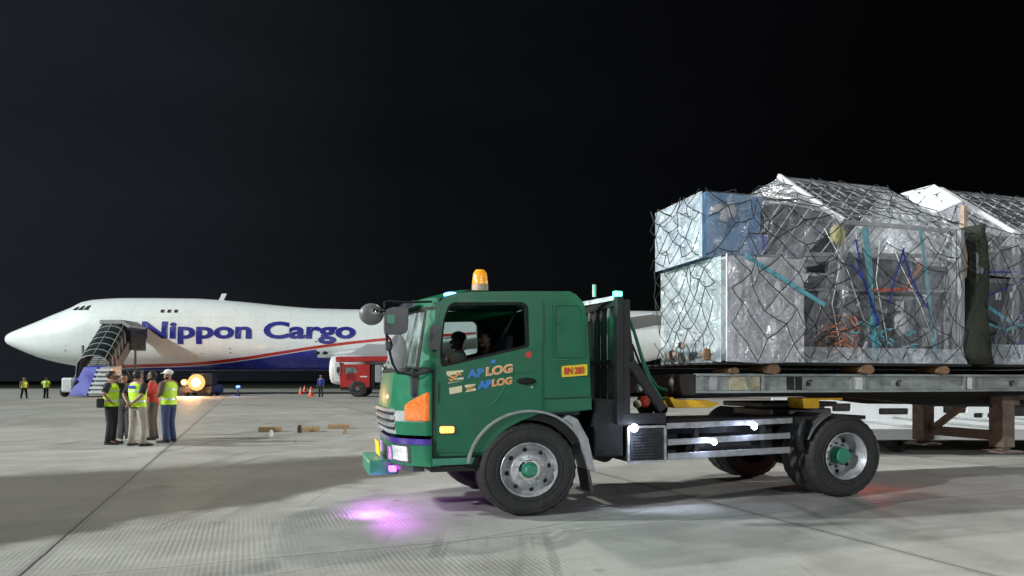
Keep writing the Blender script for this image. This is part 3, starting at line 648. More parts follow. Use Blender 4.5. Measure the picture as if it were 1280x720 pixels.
mb = MB(); mb.loft([[(rx(p), y, rz(z)) for p, z in ((420, 452.5), (420, 446), (506, 445), (506, 451))] for y in (Y0-.15, Y0+1.3)]); mb.build('boom', 'red_paint', rt, bevel=.05)
mb = MB(); mb.box(rx(417), rx(424.5), Y0+.2, Y0+1.8, rz(478), rz(453)); mb.build('front_equipment', 'crate_white', rt, bevel=.06)
mb = MB(); mb.box(rx(462.5), rx(468), Y0+.2, Y0+2.6, rz(484), rz(457)); mb.box(rx(425), rx(530), Y0+.5, Y0+2.2, rz(487), rz(482)); mb.build('chassis', 'black_metal', rt)
mb = MB(); mb.box(rx(468.5), rx(476), Y0+.1, Y0+2.5, rz(478), rz(456)); mb.build('side_locker', 'fender_grey', rt, bevel=.05)
mb = MB(); mb.box(rx(477), rx(545), Y0, Y0+2.7, rz(482), rz(455)); mb.build('rear_body', 'white_paint', rt, bevel=.08)
mb = MB(); mb.box(rx(450), rx(459), Y0-.02, Y0-.005, rz(471.5), rz(470)); mb.build('side_marking', 'white_paint', rt)
mb = MB(); mb.box(rx(426), rx(437), Y0-.03, Y0+.1, rz(488), rz(485)); mb.build('front_bumper', 'frame_dark', rt)
for px, yy in ((447, Y0-.05), (447, Y0+2.4), (520, Y0-.05), (520, Y0+2.4)):
    r_ = .74; mb = MB(); mb.lathe([(.3, .0), (.62, -.03), (r_, .05), (r_, .33), (.62, .4)], (rx(px), yy, r_), 'y', 30, 1.1); w_ = mb.build('wheel', 'rubber', rt, smooth='auto')
    mb = MB(); mb.lathe([(.01, .05), (.15, .02), (.3, .12), (.4, .02)], (rx(px), yy, r_), 'y', 20, 1.1); mb.build('rim', 'grey_metal', w_, smooth='auto')
mb = MB(); mb.tube([(rx(427), Y0-.2, rz(470)), (rx(424), Y0-.3, rz(468)), (rx(424), Y0-.3, rz(462))], .05, 6); mb.box(rx(422.5), rx(425.5), Y0-.5, Y0-.3, rz(466), rz(459)); mb.build('mirror', 'mirror_black', rt)
# cones
pm('grey_cone_band', (.55, .38, .33), .5, 0, .1)
def cone(px, py, s, label, tip=0):
    p = G(px, py); c = thing('traffic_cone', label, 'cone', (p[0], p[1], 0), 'traffic cones near the wing', frame=False)
    mb = MB(); mb.box(p[0]-.42*s, p[0]+.42*s, p[1]-.36*s, p[1]+.36*s, 0, .07*s); mb.build('base', 'cone_orange', c, bevel=.02)
    mb = MB(); mb.lathe([(.30*s, .07*s), (.08*s, 1.05*s), (.06*s, 1.08*s), (.01, 1.08*s)], p, 'z', 20); mb.build('cone_body', 'cone_orange', c, smooth='auto')
    mb = MB(); mb.lathe([(.205*s, .50*s), (.155*s, .74*s)], p, 'z', 20); mb.build('reflective_band', 'grey_cone_band', c, smooth=True)
cone(389, 495.5, .85, 'bright orange traffic cone with pale band, nearest to the camera')
cone(376, 493, .75, 'reddish traffic cone standing apart, farthest from the person in blue')
cone(381, 490, .8, 'small dark red traffic cone half behind the brighter orange one')
# timber chocks lying on the apron
def beam(px, py, w_px, label, h=.14, rz_=0.03, d=.3):
    p = G(px, py); k = p[1]/FPX; mb = MB(); mb.box(-w_px*k/2, w_px*k/2, -d/2, d/2, 0, h)
    o = solo(mb, 'timber_beam', 'wood_beam', label, 'timber beam', (0, 0, 0), 'timber beams lying on the apron', frame=False, bevel=.012); o.location = (p[0], p[1]+d/2, 0); o.rotation_euler = (0, 0, rz_)
    return p
beam(335.5, 540, 26, 'brown timber beam on the apron, closest to the group of people')
beam(383.5, 540, 26, 'brown timber beam on the apron with a dark peg beside it')
beam(422, 536, 25.5, 'brown timber beam on the apron nearest the green truck', .12)
def block(px, py, w, h, mat, label, d=.12):
    p = G(px, py); mb = MB(); mb.loft([[(-w/2, -d/2, 0), (w/2, -d/2, 0), (w/2, d/2, 0), (-w/2, d/2, 0)], [(-w/2.6, -d/2.6, h), (w/2.6, -d/2.6, h), (w/2.6, d/2.6, h), (-w/2.6, d/2.6, h)]])
    o = solo(mb, 'wheel_chock', mat, label, 'chock', (0, 0, 0), frame=False, bevel=.008); o.location = (p[0], p[1], 0)
block(339, 545.5, .07, .17, 'white_cloth', 'small white upright block in front of the first timber beam')
block(374.5, 541, .10, .22, 'frame_dark', 'small dark peg standing at the left end of the middle timber beam', .1)
block(431, 542, .10, .12, 'wood_beam', 'small brown wedge in front of the timber beam nearest the truck')
# ------------------------------------------------------------------ people
def body_mesh(J, skin, parent, head_turn=0):
    """one continuous figure grown from its skeleton with a skin modifier"""
    vs = []; es = []; rs = []
    def v(p, r): vs.append(p); rs.append(r); return len(vs)-1
    def chain(a, pts):
        for p, r in pts:
            b = v(p, r); es.append((a, b)); a = b
        return a
    pel = v(J['pelvis'], (.115, .15)); ch = chain(pel, [(J['waist'], (.10, .13)), (J['chest'], (.115, .16))]); nk0 = chain(ch, [(J['neck0'], (.075, .10))])
    nk = chain(nk0, [(J['neck'], (.05, .05))]); hd = Vector(J['head'])
    chain(nk, [(tuple(hd+Vector((.0, 0, -.055))), (.07, .062)), (tuple(hd), (.095, .078)), (tuple(hd+Vector((-.008, 0, .06))), (.088, .074)), (tuple(hd+Vector((-.01, 0, .10))), (.05, .045))])
    for sd in ('l', 'r'):
        s_ = chain(nk0, [(J['sh_'+sd], (.062, .062)), (tuple((Vector(J['sh_'+sd])+Vector(J['el_'+sd]))/2), (.047, .047)), (J['el_'+sd], (.04, .04)), (tuple(Vector(J['el_'+sd]).lerp(Vector(J['wr_'+sd]), .35)), (.039, .039)), (J['wr_'+sd], (.026, .026))])
        chain(pel, [(J['hip_'+sd], (.088, .088)), (tuple(Vector(J['hip_'+sd]).lerp(Vector(J['kn_'+sd]), .5)), (.075, .075)), (J['kn_'+sd], (.056, .056)), (tuple(Vector(J['kn_'+sd]).lerp(Vector(J['an_'+sd]), .35)), (.055, .055)), (J['an_'+sd], (.038, .038)), (J['toe_'+sd], (.035, .035))])
    me = bpy.data.meshes.new('b'); me.from_pydata(vs, es, []); o = bpy.data.objects.new('b', me); C.objects.link(o)
    o.modifiers.new('k', 'SKIN'); sv = me.skin_vertices[0].data
    for i, r in enumerate(rs): sv[i].radius = r; sv[i].use_root = (i == 0)
    s = o.modifiers.new('s', 'SUBSURF'); s.levels = 2; s.render_levels = 2
    dg = bpy.context.evaluated_depsgraph_get(); m2 = bpy.data.meshes.new_from_object(o.evaluated_get(dg)); bpy.data.objects.remove(o)
    mb = MB(); mb.v = [tuple(x.co) for x in m2.vertices]; mb.f = [tuple(p.vertices) for p in m2.polygons]; bpy.data.meshes.remove(m2)
    hx, hy, hz = J['head']                             # nose, ears, chin
    mb.ball((hx+.093, hy, hz-.012), .017, (1, .8, 1.5), 8, 6); mb.ball((hx+.07, hy, hz-.075), .032, (.9, 1, .7), 8, 6)
    for sg in (-1, 1): mb.ball((hx-.005, hy+sg*.077, hz-.005), .026, (.7, .4, 1.2), 8, 6)
    for sd, sg in (('l', 1), ('r', -1)):              # hands
        w = Vector(J['wr_'+sd]); d = (w-Vector(J['el_'+sd])).normalized(); side = d.cross(Vector((0, 1, 0)) if abs(d.y) < .8 else Vector((1, 0, 0))).normalized(); n_ = d.cross(side)
        pc = w+d*.045
        mb.tube([w-d*.01, w+d*.03, w+d*.085], [(.028, .02), (.04, .017), (.038, .014)], 8)
        for k, (of, ln) in enumerate(((-.029, .058), (-.010, .074), (.010, .08), (.028, .07))):
            b = w+d*.082+side*of; q = b+d*ln*.5+n_*sg*.01; e_ = q+d*ln*.42+n_*sg*.025
            mb.tube([b-d*.01, b, q, e_], [.010, .010, .009, .006], 6)
        tb = w+d*.03-side*.032; mb.tube([tb+side*.01, tb-side*.012+d*.022, tb-side*.02+d*.052], [.012, .011, .007], 6)
    b = mb.build('body', skin, parent, smooth=True); eye = MB()
    for sg in (-1, 1): eye.ball((hx+.085, hy+sg*.031, hz+.008), .010, (.6, 1.2, .8), 8, 6)
    eye.build('eyes', 'hair', b, smooth=True); mo = MB(); mo.ball((hx+.09, hy, hz-.052), .016, (.5, 1.3, .3), 8, 6); mo.build('mouth', 'red_cloth', b, smooth=True)
    return b
def stand(h=1.7, stance=.11, lean=0, head=(0, 0), arms='down', step=0, armsr=None):
    k = h/1.72; J = {'pelvis': (0, 0, .95), 'waist': (lean*.3, 0, 1.10), 'chest': (lean*.7, 0, 1.29), 'neck0': (lean*.9, 0, 1.42), 'neck': (lean, 0, 1.49), 'head': (lean+.02+head[0], head[1], 1.605)}
    P = {'down': ((-.02, .26, 1.15), (.06, .27, .90)), 'back': ((-.12, .25, 1.17), (-.19, .05, .98)), 'front': ((.0, .26, 1.17), (.20, .07, 1.12)), 'hip': ((-.03, .33, 1.2), (.05, .20, 1.02)), 'point': ((.22, .24, 1.38), (.45, .16, 1.45)), 'chin': ((.14, .2, 1.18), (.14, .07, 1.42)), 'fold': ((.05, .26, 1.18), (.2, -.02, 1.2))}
    for sd, sg, nm in (('l', 1, arms), ('r', -1, armsr or arms)):
        e_, w_ = P[nm]; J['sh_'+sd] = (lean*.85, sg*.19, 1.40); J['el_'+sd] = (e_[0]+lean*.6, sg*e_[1], e_[2]); J['wr_'+sd] = (w_[0]+lean*.6, sg*w_[1], w_[2])
        J['hip_'+sd] = (0, sg*.09, .90); J['kn_'+sd] = (.02+sg*step*.5, sg*(stance+.0), .50); J['an_'+sd] = (-.02+sg*step, sg*(stance+.02), .09); J['toe_'+sd] = (.13+sg*step, sg*(stance+.05), .04)
    return {a: tuple(c*k for c in p) for a, p in J.items()}
def dress(J, par, top='grey_cloth', sleeves='short', trousers='black_cloth', vest=None, hair='hair', cap=None, shoes='black_cloth', bag=False, brim=True, vmat='hi_vis', legs=True):
    pe, wa, ch, n0 = (Vector(J[a]) for a in ('pelvis', 'waist', 'chest', 'neck0'))
    def ring(c, rx, ry, n=20): return [(c.x+rx*math.cos(2*math.pi*k/n), c.y+ry*math.sin(2*math.pi*k/n), c.z) for k in range(n)]
    def torso(g, z0=-.08):
        return [ring(pe+Vector((0, 0, z0)), .128+g, .180+g), ring(pe+Vector((0, 0, .06)), .124+g, .172+g), ring(wa, .122+g, .168+g), ring(ch-Vector((0, 0, .06)), .130+g, .186+g), ring(ch+Vector((0, 0, .05)), .125+g, .198+g), ring(n0-Vector((0, 0, .015)), .098+g, .172+g), ring(n0+Vector((0, 0, .035)), .062+g, .085+g)]
    mb = MB(); mb.loft(torso(0)); mb.build('shirt', top, par, smooth=True)
    for sd in ('l', 'r'):
        s_, e_, w_ = (Vector(J[a+sd]) for a in ('sh_', 'el_', 'wr_'))
        mb = MB(); pts = [s_+(s_-e_).normalized()*.04, s_, s_.lerp(e_, .5), s_.lerp(e_, .85)]; rr = [.045, .075, .066, .060]
        if sleeves == 'long': pts += [e_, e_.lerp(w_, .5), e_.lerp(w_, .93)]; rr[3] = .058; rr += [.054, .048, .040]
        mb.tube(pts, rr, 12); mb.build('sleeve', top, par, smooth=True)
    mb = MB(); mb.loft([ring(pe+Vector((0, 0, -.14)), .11, .15), ring(pe+Vector((0, 0, -.06)), .122, .172), ring(pe+Vector((0, 0, .05)), .118, .166)])
    for sd in ('l', 'r'):
        h_, k_, a_ = (Vector(J[a+sd]) for a in ('hip_', 'kn_', 'an_'))
        mb.tube([h_+Vector((0, 0, .05)), h_, h_.lerp(k_, .5), k_, k_.lerp(a_, .5), a_+(k_-a_).normalized()*-.03], [.09, .105, .094, .078, .070, .068], 12)
    mb.build('trousers', trousers, par, smooth=True)
    for sd in ('l', 'r'):
        a_, t_ = Vector(J['an_'+sd]), Vector(J['toe_'+sd]); d = (t_-a_); d.z = 0; d.normalize()
        if not legs: continue
        mb = MB(); b0 = Vector((a_.x, a_.y, 0)); sdv = Vector((-d.y, d.x, 0)); zt = a_.z
        mb.loft([[tuple(b0+d*f+sdv*w*q+Vector((0, 0, max(.004, zt-.085+z)))) for q, z in ((-1, 0), (1, 0), (.95, .035), (.6, hh), (-.6, hh), (-.95, .035))] for f, w, hh in ((-.075, .03, .06), (-.05, .042, .09), (.03, .045, .10), (.10, .048, .065), (.18, .044, .05), (.215, .025, .035))]); mb.build('shoe', shoes, par, smooth='auto')
    if vest:
        mb = MB(); mb.loft(torso(.018, -.05)[:6]+[[tuple(p) for p in ring(n0+Vector((0, 0, .02)), .09, .13)]], caps=False); vo = mb.build('safety_vest', vmat, par, smooth=True)
        mb = MB(); c = pe+Vector((0, 0, .06)); mb.loft([ring(c, .146, .194), ring(c+Vector((0, 0, .045)), .145, .192)], caps=False); mb.build('reflective_band', 'reflective', vo, smooth=True)
        mb = MB(); c = ch-Vector((0, 0, .05)); mb.loft([ring(c, .152, .209), ring(c+Vector((0, 0, .035)), .152, .211)], caps=False); mb.build('reflective_band', 'reflective', vo, smooth=True)
        if vest == 'back':
            mb = MB(); mb.grid(lambda u, v: (ch.x-.152+.02*abs(u-.5), ch.y-.10+.2*u, ch.z+.03+.07*v), 4, 1); mb.build('back_panel', 'blue_cloth', vo, solid=.006)
    hd = Vector(J['head'])
    if cap:
        mb = MB(); mb.ball(tuple(hd+Vector((-.012, 0, .045))), .108, (1, .88, .86), 18, 8, lambda p: 1 if p.z > -.15 else .80)
        if brim: mb.loft([[(hd.x+.07, hd.y-.07, hd.z+.045), (hd.x+.07, hd.y+.07, hd.z+.045), (hd.x+.07, hd.y+.07, hd.z+.055), (hd.x+.07, hd.y-.07, hd.z+.055)], [(hd.x+.16, hd.y-.05, hd.z+.03), (hd.x+.16, hd.y+.05, hd.z+.03), (hd.x+.16, hd.y+.05, hd.z+.038), (hd.x+.16, hd.y-.05, hd.z+.038)]])
        mb.build('cap', cap, par, smooth='auto')
    else:
        mb = MB(); mb.ball(tuple(hd+Vector((-.018, 0, .03))), .106, (.98, .86, .98), 18, 10, lambda p: 1+.05*noise.noise(p*9) if (p.x < .35 or p.z > .45) else .80); mb.build('hair', hair, par, smooth=True)
    if bag:
        mb = MB(); mb.box(-.20, -.06, .17, .29, .86, 1.08); mb.v = [(x, -y, z) for x, y, z in mb.v] if bag < 0 else mb.v; mb.build('hip_bag', 'black_cloth', par, bevel=.03)
def person(px, py, face, label, h=1.7, skin='skin', pose={}, Y=None, **cl):
    p = G(px, py) if Y is None else ((px-640)/FPX*Y, Y, 0)
    o = thing('person', label, 'person', (0, 0, 0), frame=False); o.location = (p[0], p[1], 0); o.rotation_euler = (0, 0, R(face))
    J = stand(h, **pose); body_mesh(J, skin, o); dress(J, o, **cl); o.scale = (1.08, 1.08, 1.0); return o
# the group talking on the apron
person(139, 555.5, 12, 'person in yellow-green vest and black trousers with a black hip bag, leftmost of group', 1.70, pose=dict(arms='point', armsr='hip', stance=.10), vest='plain', top='black_cloth', trousers='black_cloth', bag=-1)
person(155, 551.5, -60, 'person in a grey shirt and white shoes between the two yellow-vested people', 1.64, pose=dict(arms='chin', stance=.07), top='grey_cloth', sleeves='long', trousers='grey_cloth', shoes='white_cloth')
person(147, 544, -70, 'person in dark clothes mostly hidden behind the outstretched arm of the one with hip bag', 1.6, 'skin_dark', pose=dict(arms='down', stance=.08), top='brown_cloth', sleeves='long', trousers='black_cloth')
person(172, 557.5, 70, 'person in khaki trousers and yellow-green vest seen from behind with hands behind the back', 1.70, pose=dict(arms='back', stance=.15), vest='back', top='black_cloth', trousers='khaki_cloth')
person(191, 549, 200, 'person in a red top and brown trousers standing near the middle of the group', 1.72, 'skin_dark', pose=dict(arms='fold', stance=.20), top='red_cloth', sleeves='long', trousers='brown_cloth')
person(211, 553, 168, 'person in blue jeans and white cap with an open yellow-green vest, rightmost of the group', 1.74, pose=dict(arms='front', stance=.09), vest='plain', top='brown_cloth', sleeves='long', trousers='jeans', cap='white_cloth')
# far ones
person(30, 499, -30, 'distant person in a dull green vest walking at the far left edge of the apron', 1.72, Y=57, pose=dict(arms='down', step=.16), vest='plain', top='grey_cloth', trousers='black_cloth', cap='khaki_cloth', brim=False)
person(57.5, 497.5, 90, 'distant person in a bright yellow-green vest standing left of the passenger stairs', 1.75, Y=57.5, pose=dict(arms='hip', stance=.1), vest='plain', top='hi_vis', trousers='black_cloth')
person(401, 494, 250, 'distant person in a blue top and dark trousers by the traffic cones', 2.0, Y=62, pose=dict(arms='down', stance=.1), top='blue_cloth', sleeves='long', trousers='black_cloth', cap='khaki_cloth')
# ------------------------------------------------------------------ the green truck
tk = thing('tractor_truck', 'green flat-fronted tractor truck with amber beacon on its roof, hitched to the loaded trailer', 'truck')
YN, YF_ = .03, 2.28; YM = (YN+YF_)/2
def P2(px, py, y=YN): return T(px, py, y)
def rectp(px0, py0, px1, py1, y=YN):
    return [P2(px0, py1, y), P2(px1, py1, y), P2(px1, py0, y), P2(px0, py0, y)]
# near side wall: outline with the wheel arch cut out and a window opening
def rc(poly, r=.05, n=4):
    out = []; m = len(poly)
    for i in range(m):
        p0, p, p1 = Vector(poly[i-1]), Vector(poly[i]), Vector(poly[(i+1) % m]); a = (p0-p); b = (p1-p); q = min(r, a.length*.45, b.length*.45)
        A_, B_ = p+a.normalized()*q, p+b.normalized()*q
        for k in range(n+1):
            u = k/n; out.append(tuple(A_*(1-u)**2+p*2*u*(1-u)+B_*u*u))
    return out
side_px = [(540, 571), (540, 455), (540, 430), (541.5, 410), (545, 386), (549, 378), (557, 370.5), (570, 366.5), (590, 364.8), (640, 364), (700, 364), (712, 364), (720, 368), (730, 379), (734, 400), (737, 455), (739.5, 512), (716, 514.5), (690, 516), (665, 519), (648, 525), (632, 534), (619, 545), (609, 557), (602, 571)]
side = [P2(*p) for p in side_px]
win = rc([P2(553.5, 456), P2(552, 440), P2(556, 400), P2(561, 386), P2(567, 381.5), P2(652, 381), P2(657, 386), P2(658.5, 431)], .035)
def side_wall(y0, y1):
    mb = MB(); mb.plate(side, [win], y0, y1); return mb
cab = side_wall(YN, YN+.045)
cab.plate(side, [win], YF_-.045, YF_)
# the front: curved skin in plan
XF = side[2][0]
ztop = P2(545, 382)[1]; zroof = P2(640, 364)[1]; zb = P2(540, 571)[1]; zws = P2(537, 462)[1]; 
def bulge(y): return .34*(1-abs((y-YM)/(YM-YN))**4.6)
def fxp(y, z, off=0):
    lean = 0 if z < zws else (z-zws)/(ztop-zws)
    xs_ = XF+.045*min(1, lean)+(.0 if z < zws else .0)
    return xs_-bulge(y)*(1-.42*min(lean, 1.2)) - (.05*math.sin(math.pi*max(0, min(1, (z-zb)/(zws-zb)))) if z < zws else 0)*min(1, bulge(y)/.3) - off
def fpatch2(mb, y0, y1, z0, z1, off=0, nu=18, nv=4, thick=.03, z0b=None, z1b=None):
    def f(o_):
        def g(u, v):
            y = y0+(y1-y0)*u; a = z0+((z0b if z0b is not None else z0)-z0)*u; b = z1+((z1b if z1b is not None else z1)-z1)*u; z = a+(b-a)*v
            return (fxp(y, z, o_), y, z)
        return g
    n0 = len(mb.v); mb.grid(f(off), nu, nv); n1 = len(mb.v); mb.grid(f(off-thick), nu, nv); w = nv+1
    ed = [i*w for i in range(nu+1)]+[nu*w+j for j in range(1, nv+1)]+[i*w+nv for i in range(nu-1, -1, -1)]+[j for j in range(nv-1, 0, -1)]
    mb.f += [(n0+ed[i], n0+ed[(i+1) % len(ed)], n1+ed[(i+1) % len(ed)], n1+ed[i]) for i in range(len(ed))]
    return mb
fpatch2(cab, YN, YF_, zb+.30, zws, 0, 40, 8)
fpatch2(cab, YN, YF_, ztop-.02, ztop+.085, 0, 40, 2)       # header over the windscreen
# roof: lofted from the header back
def roofz(x):
    pts = sorted([P2(*p) for p in side_px[6:16]]); 
    for a, b in zip(pts, pts[1:]):
        if a[0] <= x <= b[0]: return a[1]+(b[1]-a[1])*(x-a[0])/max(1e-6, b[0]-a[0])
    return pts[0][1] if x < pts[0][0] else pts[-1][1]
xb = side[15][0]; zrr = roofz(xb-.02)
def roof(u, v):
    y = YN+(YF_-YN)*v; xf = fxp(y, ztop+.07); xr = P2(718, 367)[0]; x = xf+(xr-xf)*u
    z = (ztop+.07)*(1-min(1, u*4.5))+(zroof)*min(1, u*4.5) if u < .22 else roofz(max(x, side[9][0])) if u > .9 else zroof
    cr = .03*(1-((y-YM)/(YM-YN))**4)
    return (x, y, z+cr-.004)
cab.grid(roof, 40, 16)
pr = [P2(*p) for p in ((718, 367), (730, 379), (734, 400), (737, 455), (739.5, 512))]
cab.grid(lambda u, v: (pr[int(round(u*4))][0]-.004, YN+.01+(YF_-YN-.02)*v, pr[int(round(u*4))][1]), 4, 6)
cab.build('cab_body', 'green_paint', tk, smooth='auto')
# door seams, mouldings
def strip(pts, w, y, mat, name, close=False, par=tk, dy=.006):
    mb = MB(); q = [(t, y, z) for t, z in pts]
    for a, b in zip(q, q[1:]+(q[:1] if close else [])): mb.bar(a, b, w, w)
    return mb.build(name, mat, par)
door = [P2(545.5, 565), P2(545, 470), P2(544, 452), P2(548.5, 398), P2(553, 381), P2(560, 374.5), P2(575, 373), P2(668, 372.5), P2(675, 374), P2(677.5, 385), P2(678, 425), P2(676, 434), P2(676.5, 516)]
do = MB(); di = rc(door+[P2(650, 526), P2(632, 536), P2(619, 547), P2(610, 558), P2(605, 565)], .02); do.plate(di, [rc([P2(551, 459.5), P2(549.5, 440), P2(554, 399), P2(559.5, 383), P2(566, 378), P2(654, 377.8), P2(660, 383), P2(661.5, 434)], .04)], YN-.014, YN-.001)
dr = do.build('door', 'green_paint', tk, bevel=.006)
mb = MB(); mb.plate(rc([P2(551, 459.5), P2(549.5, 440), P2(554, 399), P2(559.5, 383), P2(566, 378), P2(654, 377.8), P2(660, 383), P2(661.5, 434)], .04), [win], YN-.006, YN+.03); mb.build('window_seal', 'dark_gap', dr)
mb = MB(); mb.plate([P2(550, 461), P2(549, 442), P2(556, 442), P2(556, 460)], [], YN-.012, YN-.008); mb.build('front_pillar_seal', 'dark_gap', dr)
mb = MB(); mb.plate(win, [], YN+.018, YN+.024); mb.build('window_pane', 'window_glass', dr)
mb = MB(); mb.plate(win, [], YF_-.024, YF_-.018); mb.build('far_window_pane', 'window_glass', tk)
for pts in ([P2(540.5, 571), P2(540.5, 462)],): strip(pts, .016, YN-.004, 'dark_gap', 'panel_gap')
strip([P2(548, 504), P2(548, 478)], .008, YN-.016, 'dark_gap', 'door_crease', par=dr)
# raised belt crease of the door and rear panel
mb = MB(); mb.bar((*P2(549, 479)[:1], YN-.014, P2(549, 479)[1]), (P2(676, 462)[0], YN-.014, P2(676, 462)[1]), .012, .014); mb.build('belt_crease', 'green_paint', dr)
mb = MB(); mb.plate(rc([P2(690.5, 447), P2(690.5, 379), P2(724, 379), P2(729, 388), P2(731, 447)], .04), [rc([P2(692.5, 444.5), P2(692.5, 382), P2(723, 382), P2(727, 390), P2(729, 444.5)], .035)], YN-.012, YN-.001); mb.build('rear_panel_moulding', 'green_paint', tk, bevel=.004)
mb = MB(); mb.plate(rc([P2(684, 514), P2(684, 500), P2(739, 497), P2(739.3, 511)], .01), [], YN-.008, YN-.001); mb.build('lower_rear_panel', 'green_paint', tk, bevel=.003)
strip([P2(741, 496), P2(680, 498.5)], .006, YN-.01, 'dark_gap', 'panel_line')
mb = MB(); mb.plate([P2(541, 582), P2(541, 573.5), P2(594, 571.5), P2(590, 580)], [], YN-.01, YN+.25); mb.build('side_step', 'green_trim', tk, bevel=.006)
mb = MB(); mb.box(P2(541, 570)[0], P2(603, 570)[0], YN, YN+.3, P2(545, 574)[1], P2(545, 570.5)[1]); mb.build('sill', 'dark_gap', tk)
mb = MB(); mb.box(P2(541, 570)[0], P2(600, 570)[0], YN+.1, YF_-.1, P2(545, 592)[1], P2(545, 574)[1]); mb.build('underbody', 'black_metal', tk)
# door handle
mb = MB(); c = P2(657.5, 476.5); hw = P2(670, 476)[0]-c[0]; mb.ball((c[0], YN-.02, c[1]), hw, (1, .2, .33), 20, 8); mb.build('door_handle', 'dark_gap', dr, smooth=True)
mb = MB(); c = P2(660.5, 443.3); mb.lathe([(.001, -.016), (.036, -.016), (.04, 0)], (c[0], YN, c[1]), 'y', 20); mb.build('red_reflector', 'red_print', dr, smooth='auto')
mb = MB(); c = P2(664, 484); mb.lathe([(.001, -.014), (.011, -.014), (.012, 0)], (c[0], YN-.012, c[1]), 'y', 12); mb.build('lock', 'silver', dr)
# lettering on the door, climbing to the rear
sl = Vector((1, 0, .135)).normalized(); up = Vector((-.06, 0, 1)); yy = YN-.0165
def at(px, py): t_, z_ = P2(px, py); return (t_, yy, z_)
hz = lambda px: (P2(640, 470)[1]-P2(640, 480)[1])/10
hx = (P2(641, 470)[0]-P2(640, 470)[0])
k_ = hz(0)
def icon(cx, cy, w, h, mat1, mat2):
    c = Vector(at(cx, cy)); m1 = MB(); X = sl*w/2; Z = up.normalized()*h/2
    def q(m, a, b, wd, o=0): m.bar(c+X*a[0]+Z*a[1]+Vector((0, -o, 0)), c+X*b[0]+Z*b[1]+Vector((0, -o, 0)), .004, wd)
    for a, b in (((-1, .9), (1, .75)), ((-1, .55), (.2, .5)), ((-.6, -.8), (.7, .7)), ((-.9, -.9), (1, -.8)), ((-.2, -.45), (1, -.5)), ((-.8, .4), (.5, -.8))): q(m1, a, b, h*.16)
    m1.build('logo_icon', mat1, dr); m2 = MB()
    for a, b in (((-.5, -.55), (.45, .5)), ((-.6, .2), (0, -.1)), ((.2, .45), (.8, .1)), ((-.8, -.35), (-.1, -.5))): q(m2, a, b, h*.11, .003)
    m2.build('logo_icon', mat2, dr)
icon(568.5, 470.5, 20*hx, 14*k_, 'cream_print', 'orange_print')
text('door_lettering', 'AP', 'blue_print', dr, at(583, 472.5), 9.0*k_, 21*hx, sl, up, .003, .055, shear=.1)
text('door_lettering', 'LOG', 'cream_print', dr, at(606.6, 469.4), 9.6*k_, 33.5*hx, sl, up, .003, .052, shear=.1)
text('door_lettering', 'LOG', 'orange_print', dr, (at(607.4, 468.8)[0], yy-.004, at(607.4, 468.8)[2]), 8.4*k_, 32*hx, sl, up, .003, .008, shear=.1)
def quadp(name, pts, mat, off=0): mb = MB(); mb.plate([P2(*p) for p in pts], [], yy-.003-off, yy+.003-off); return mb.build(name, mat, dr)
quadp('white_label', [(562, 493), (561, 485), (577, 482), (577, 490)], 'cream_print')
icon(587.5, 484.8, 13*hx, 8.5*k_, 'cream_print', 'orange_print')
text('door_lettering', 'AP', 'blue_print', dr, at(596, 486.2), 8.6*k_, 18*hx, sl, up, .003, .075, shear=.1)
text('door_lettering', 'LOG', 'cream_print', dr, at(614.5, 482.9), 8.0*k_, 25*hx, sl, up, .003, .05, shear=.1)
text('door_lettering', 'LOG', 'orange_print', dr, (at(615, 482.4)[0], yy-.004, at(615, 482.4)[2]), 7*k_, 24*hx, sl, up, .003, .02, shear=.1)
quadp('blue_smudge', [(612.5, 453.5), (615, 449.5), (620, 449.5), (618, 454.5)], 'blue_print')
mb = MB(); pts = [at(632, 479), at(626, 491), at(618, 502), at(606, 511), at(596, 515)]; mb.tube([(a[0], a[1]+.001, a[2]) for a in pts], [.003, .006, .006, .004, .002], 6); mb.build('scratch', 'green_trim', dr)
# number plate on the rear panel
mb = MB(); pl = [P2(702.3, 471.5), P2(702, 457.6), P2(733.5, 455.2), P2(733.8, 469)]; mb.plate(rc(pl, .01), [], YN-.014, YN-.002); np_ = mb.build('fleet_plate', 'yellow_plate', tk)
t0 = Vector((P2(704.5, 467.8)[0], YN-.017, P2(704.5, 467.8)[1])); text('plate_lettering', 'BN 280', 'red_print', np_, t0, 8.2*k_, 27.2*hx*.98, (1, 0, .055), (0, 0, 1), .003, .04)
for i, (a, b) in enumerate(((691, 449.6), (693, 452.6))):
    mb = MB(); mb.bar((P2(a, b)[0], YN-.006, P2(a, b)[1]), (P2(a+20-i*5, b-.3)[0], YN-.006, P2(a+20, b-.3)[1]), .005, .006); mb.build('faint_marking', 'green_trim', tk)
# windscreen
mb = MB(); fpatch2(mb, YN+.05, YF_-.05, zws+.015, ztop-.01, -.012, 40, 8, .008); mb.build('windscreen', 'windscreen_glass', tk, smooth=True)
mb = MB(); fpatch2(mb, YN, YF_, zws-.02, zws+.025, .012, 40, 1, .03); fpatch2(mb, YN, YF_, ztop-.04, ztop-.005, .012, 40, 1, .03); mb.build('windscreen_rubber', 'dark_gap', tk, smooth='auto')
for y0, y1 in ((YN-.002, YN+.12), (YF_-.12, YF_+.002)):
    mb = MB(); fpatch2(mb, y0, y1, zws, ztop, .006, 6, 6, .06); mb.build('corner_pillar', 'green_paint', tk, smooth='auto')
mb = MB(); fpatch2(mb, YN+.10, YN+.13, zws, ztop, .011, 2, 6, .06); mb.build('pillar_rubber', 'dark_gap', tk, smooth='auto')
mb = MB(); fpatch2(mb, YN+.2, YF_-.2, ztop+.0, ztop+.07, .10, 30, 2, .015); mb.build('sun_visor', 'mirror_black', tk, smooth='auto')
